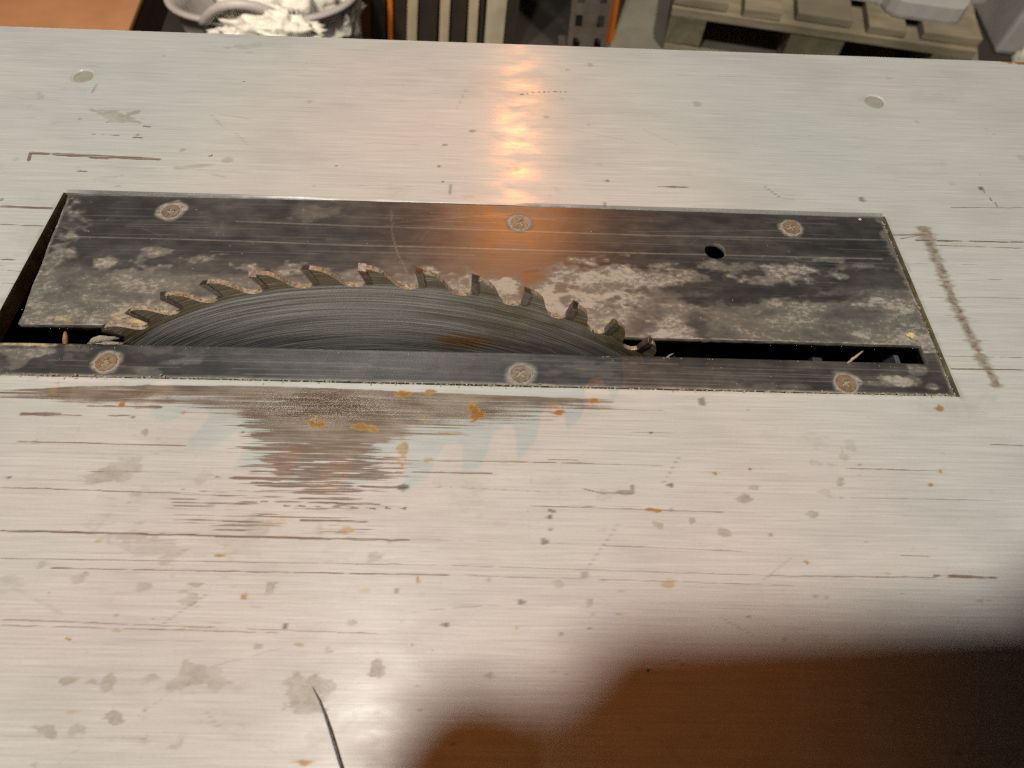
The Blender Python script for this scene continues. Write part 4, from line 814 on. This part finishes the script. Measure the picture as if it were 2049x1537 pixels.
# boards stood on edge in a rack, leaning right
def board(px_b, px_t, wpx, depth, mat, label, yb=1.60, yspan=(0, 0.34), name='board', z1=-0.42, py_b=92):
    b = un(px_b, py_b, FZ); wmm = wpx * np.linalg.norm(un(px_b + 1, py_b, FZ) - un(px_b, py_b, FZ))
    t = un(px_t, 0, FZ + 190)
    lean = (t[0] - b[0]) / 190.0 * 0.9
    bm = bmesh.new(); bx(bm, 0, wmm * MM, 0, depth, 0, 0.62, 0.0015)
    for v in bm.verts: v.co.x += lean * v.co.z * 0.5 
    o = from_bm(name, bm, mat); o.location = (b[0] * MM, b[1] * MM - 0.06, FZ * MM + 0.0005); o.rotation_euler = (0, 0, random.uniform(-.01, .01)); tag(o, label, 'board', 'boards stood on edge behind the table'); return o
M_b1 = wood('pale_board_edge', (0.46, 0.38, 0.26), (0.36, 0.29, 0.19), (40, 40, 8)); M_b2 = simple('dark_board', (0.018, 0.014, 0.012), (0.03, 0.022, 0.016), (12, 12, 12), 0.6, 0.2); M_b3 = wood('grey_pale_board', (0.44, 0.40, 0.30), (0.36, 0.32, 0.23), (40, 40, 8)); M_b4 = simple('red_brown_board', (0.17, 0.06, 0.025), (0.11, 0.04, 0.018), (14, 14, 14), 0.6, 0.2); M_b5 = simple('orange_strap', (0.62, 0.16, 0.015), (0.50, 0.12, 0.01), (14, 14, 14), 0.55, 0.2)
M_film = simple('cloudy_film', (0.36, 0.34, 0.33), (0.26, 0.24, 0.235), (20, 20, 20), 0.35, 0.3)
for a, b_, w_, mt, lb in [(698, 706, 24, M_film, 'board wrapped in cloudy film right of the grey tub'), (728, 740, 20, M_b4, 'red brown board second from the grey tub'), (750, 764, 26, M_b2, 'black board left of the thin orange strip'), (782, 792, 9, M_b5, 'thin orange strip standing among the dark boards'), (794, 806, 22, M_b2, 'black board right of the thin orange strip'),
                         (817, 836, 19, M_b1, 'leftmost pale board edge in the stack'), (840, 860, 34, M_b2, 'black board between leftmost two pale edges'), (880, 898, 18, M_b1, 'second pale board edge from the left'), (902, 922, 28, M_b2, 'dark board between second and third pale edges'), (935, 952, 18, M_b1, 'third pale board edge, narrow, beside widest one'), (957, 974, 8, M_b2, 'thin dark board left of widest pale edge'), (968, 990, 36, M_b3, 'widest pale grey board edge in the stack'), (1006, 1030, 22, M_b2, 'black board right of widest pale edge')]:
    board(a, b_, w_, 0.5, mt, lb)
# slotted rack upright
up0 = un(1132, 98, FZ); ux = un(1205, 98, FZ); UW = np.linalg.norm(ux - up0); 
upr = empty('rack_upright', (up0[0] * MM, up0[1] * MM - 0.03, FZ * MM), 0.0); tag(upr, 'grey brown steel rack upright with two columns of slots', 'rack post')
M_up = simple('dull_rack_steel', (0.20, 0.17, 0.145), (0.145, 0.12, 0.10), (30, 30, 30), 0.5, 0.2, 0.001, 0.2)
bm = bmesh.new(); W = UW
cols = [0, W * .14, W * .32, W * .70, W * .88, W]; zs = [0]; pitch_ = 62.0; 
for k in range(16): zs += [k * pitch_ + 20, k * pitch_ + 52]
zs.append(16 * pitch_ + 10)
for ci in range(5):
    for zi in range(len(zs) - 1):
        if ci in (1, 3) and zi % 2 == 1: continue
        bm.faces.new([bm.verts.new((x * MM, 0, z * MM)) for x, z in ((cols[ci], zs[zi]), (cols[ci + 1], zs[zi]), (cols[ci + 1], zs[zi + 1]), (cols[ci], zs[zi + 1]))])
bmesh.ops.remove_doubles(bm, verts=bm.verts, dist=1e-6)
f = from_bm('slotted_face', bm, M_up, upr); so = f.modifiers.new('thick', 'SOLIDIFY'); so.thickness = 0.002; so.offset = 0
for x0 in (0.0005, W * MM - 0.0025):
    bm = bmesh.new(); bx(bm, x0, x0 + 0.002, 0.0015, 0.07, 0, 1.0); from_bm('flange', bm, M_up, upr)
bm = bmesh.new(); bx(bm, -0.02, W * MM + 0.02, -0.03, 0.09, 0.0005, 0.005); from_bm('foot_plate', bm, M_up, upr)
st_ = un(1208, 96, FZ); bm = bmesh.new(); bx(bm, 0, 0.028, 0.02, 0.05, 0.0005, 0.62, 0.002)
for v in bm.verts: v.co.x += 0.02 * math.sin(v.co.z * 9)
o = from_bm('orange_strap', bm, M_b5); o.location = (st_[0] * MM, st_[1] * MM, FZ * MM); tag(o, 'orange strap hanging beside the slotted rack upright', 'strap')
# black crates filling the shelf behind, far wall things
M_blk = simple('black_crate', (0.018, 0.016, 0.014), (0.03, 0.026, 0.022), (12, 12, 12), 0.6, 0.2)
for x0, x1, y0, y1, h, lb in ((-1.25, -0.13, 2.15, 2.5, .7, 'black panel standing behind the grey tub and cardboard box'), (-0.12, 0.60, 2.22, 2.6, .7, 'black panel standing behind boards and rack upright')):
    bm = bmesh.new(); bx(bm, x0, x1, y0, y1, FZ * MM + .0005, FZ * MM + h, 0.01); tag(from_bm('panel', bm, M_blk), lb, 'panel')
# right edge: black strip, pale cabinet, white paper
rb = un(1990, 112, FZ)
bm = bmesh.new(); bx(bm, 0, 0.5, 0, 0.7, 0, 0.6, 0.012)
o = from_bm('cabinet', bm, M_plast); o.location = (rb[0] * MM, rb[1] * MM + 0.01, FZ * MM + 0.0005); o.rotation_euler = (0, 0, -0.12); tag(o, 'pale grey cabinet standing at the far right beyond the pallet', 'cabinet')
wp = un(2043, 112, FZ + 30); pb = crumple('paper_scrap', 34, 30, 36, 9, 0.3, 3); pb.data.materials.append(M_bag)
pb.location = (wp[0] * MM, wp[1] * MM - 0.02, FZ * MM + 0.03); tag(pb, 'crumpled white scrap on the floor before the pale cabinet', 'paper')

# ------------------------------------------------------------------ the photographer's phone and hands, above the table just behind the lens (their shadow falls at lower right)
M_phone = simple('black_phone_case', (0.02, 0.02, 0.022), (0.03, 0.03, 0.03), (40, 40, 40), 0.4, 0.1)
ph = rounded_slab('phone', 147, 72, 4, 11, M_phone); tag(ph, 'dark phone held above the table, known by its shadow', 'phone')
pr_ = math.radians(3.5); PR = CR * math.cos(pr_) + CU * math.sin(pr_); PU = -CR * math.sin(pr_) + CU * math.cos(pr_)
c0 = CAM - PR * 12 - PU * 62 - CF * 2
ph.matrix_world = Matrix(((PR[0], PU[0], -CF[0], c0[0] * MM), (PR[1], PU[1], -CF[1], c0[1] * MM), (PR[2], PU[2], -CF[2], c0[2] * MM), (0, 0, 0, 1)))
M_skin = simple('skin', (0.44, 0.25, 0.17), (0.38, 0.20, 0.13), (60, 60, 60), 0.55, 0.2, 0.0006)
def arm(name, chains, parent):
    """chains: list of [(x,u,b,radius)...] in camera-frame mm; each starts at the index of a point of chain 0"""
    vs, es, rs = [], [], []
    for ci, (root, pts) in enumerate(chains):
        prev = root
        for p in pts:
            w_ = camp(*p[:3]); vs.append([c * MM for c in w_]); rs.append(p[3] * MM); idx = len(vs) - 1
            if prev is not None: es.append((prev, idx))
            prev = idx
    me = bpy.data.meshes.new(name); me.from_pydata(vs, es, [])
    o = link(name, me, M_skin, parent); sk = o.modifiers.new('skin', 'SKIN'); sk.use_smooth_shade = True
    for i, sv in enumerate(me.skin_vertices[0].data): sv.radius = (rs[i], rs[i]); sv.use_root = (i == 0)
    o.modifiers.new('sub', 'SUBSURF').levels = 2; o.modifiers['sub'].render_levels = 2
    return o
per = empty('person'); tag(per, 'bare hands and forearms holding a phone over the table, known by their shadow', 'person')
arm('arm', [(None, [(255, -215, 270, 40), (215, -140, 140, 34), (186, -82, 52, 25), (168, -50, 24, 21)]),
            (3, [(156, -2, 12, 14), (150, 20, 9, 11), (128, 24, 7, 10), (104, 14, 6, 8.5)]),
            (3, [(157, -20, 4, 13), (149, -14, -10, 9), (126, -14, -10, 8), (108, -14, -8, 7)]),
            (3, [(159, -38, 2, 13), (150, -34, -10, 8.5), (128, -33, -10, 8), (110, -32, -8, 7)]),
            (3, [(160, -56, 4, 12), (150, -53, -8, 8), (131, -55, -9, 7), (115, -56, -7, 6)]),
            (3, [(160, -46, 30, 13), (145, -34, 27, 10), (126, -24, 19, 8.5), (112, -18, 17, 7)])], per)
arm('arm', [(None, [(-170, -235, 260, 40), (-125, -160, 135, 34), (-92, -108, 52, 25), (-70, -76, 24, 20)]),
            (3, [(-57, -46, 24, 12), (-38, -22, 21, 9), (-17, -4, 18, 8.5), (0, 13, 16, 7)]),
            (3, [(-56, -34, 8, 12), (-44, -14, -3, 9.5), (-30, -19, -8, 9), (-14, -24, -8, 8)]),
            (3, [(-57, -64, 6, 12), (-48, -52, -7, 9.5), (-32, -46, -9, 9), (-12, -47, -8, 8)]),
            (3, [(-57, -76, 9, 11), (-49, -70, -5, 8), (-36, -66, -8, 7), (-23, -60, -7, 6)]),
            (3, [(-60, -62, 32, 12), (-46, -46, 28, 11), (-27, -30, 21, 10), (-7, -20, 18, 9)])], per)
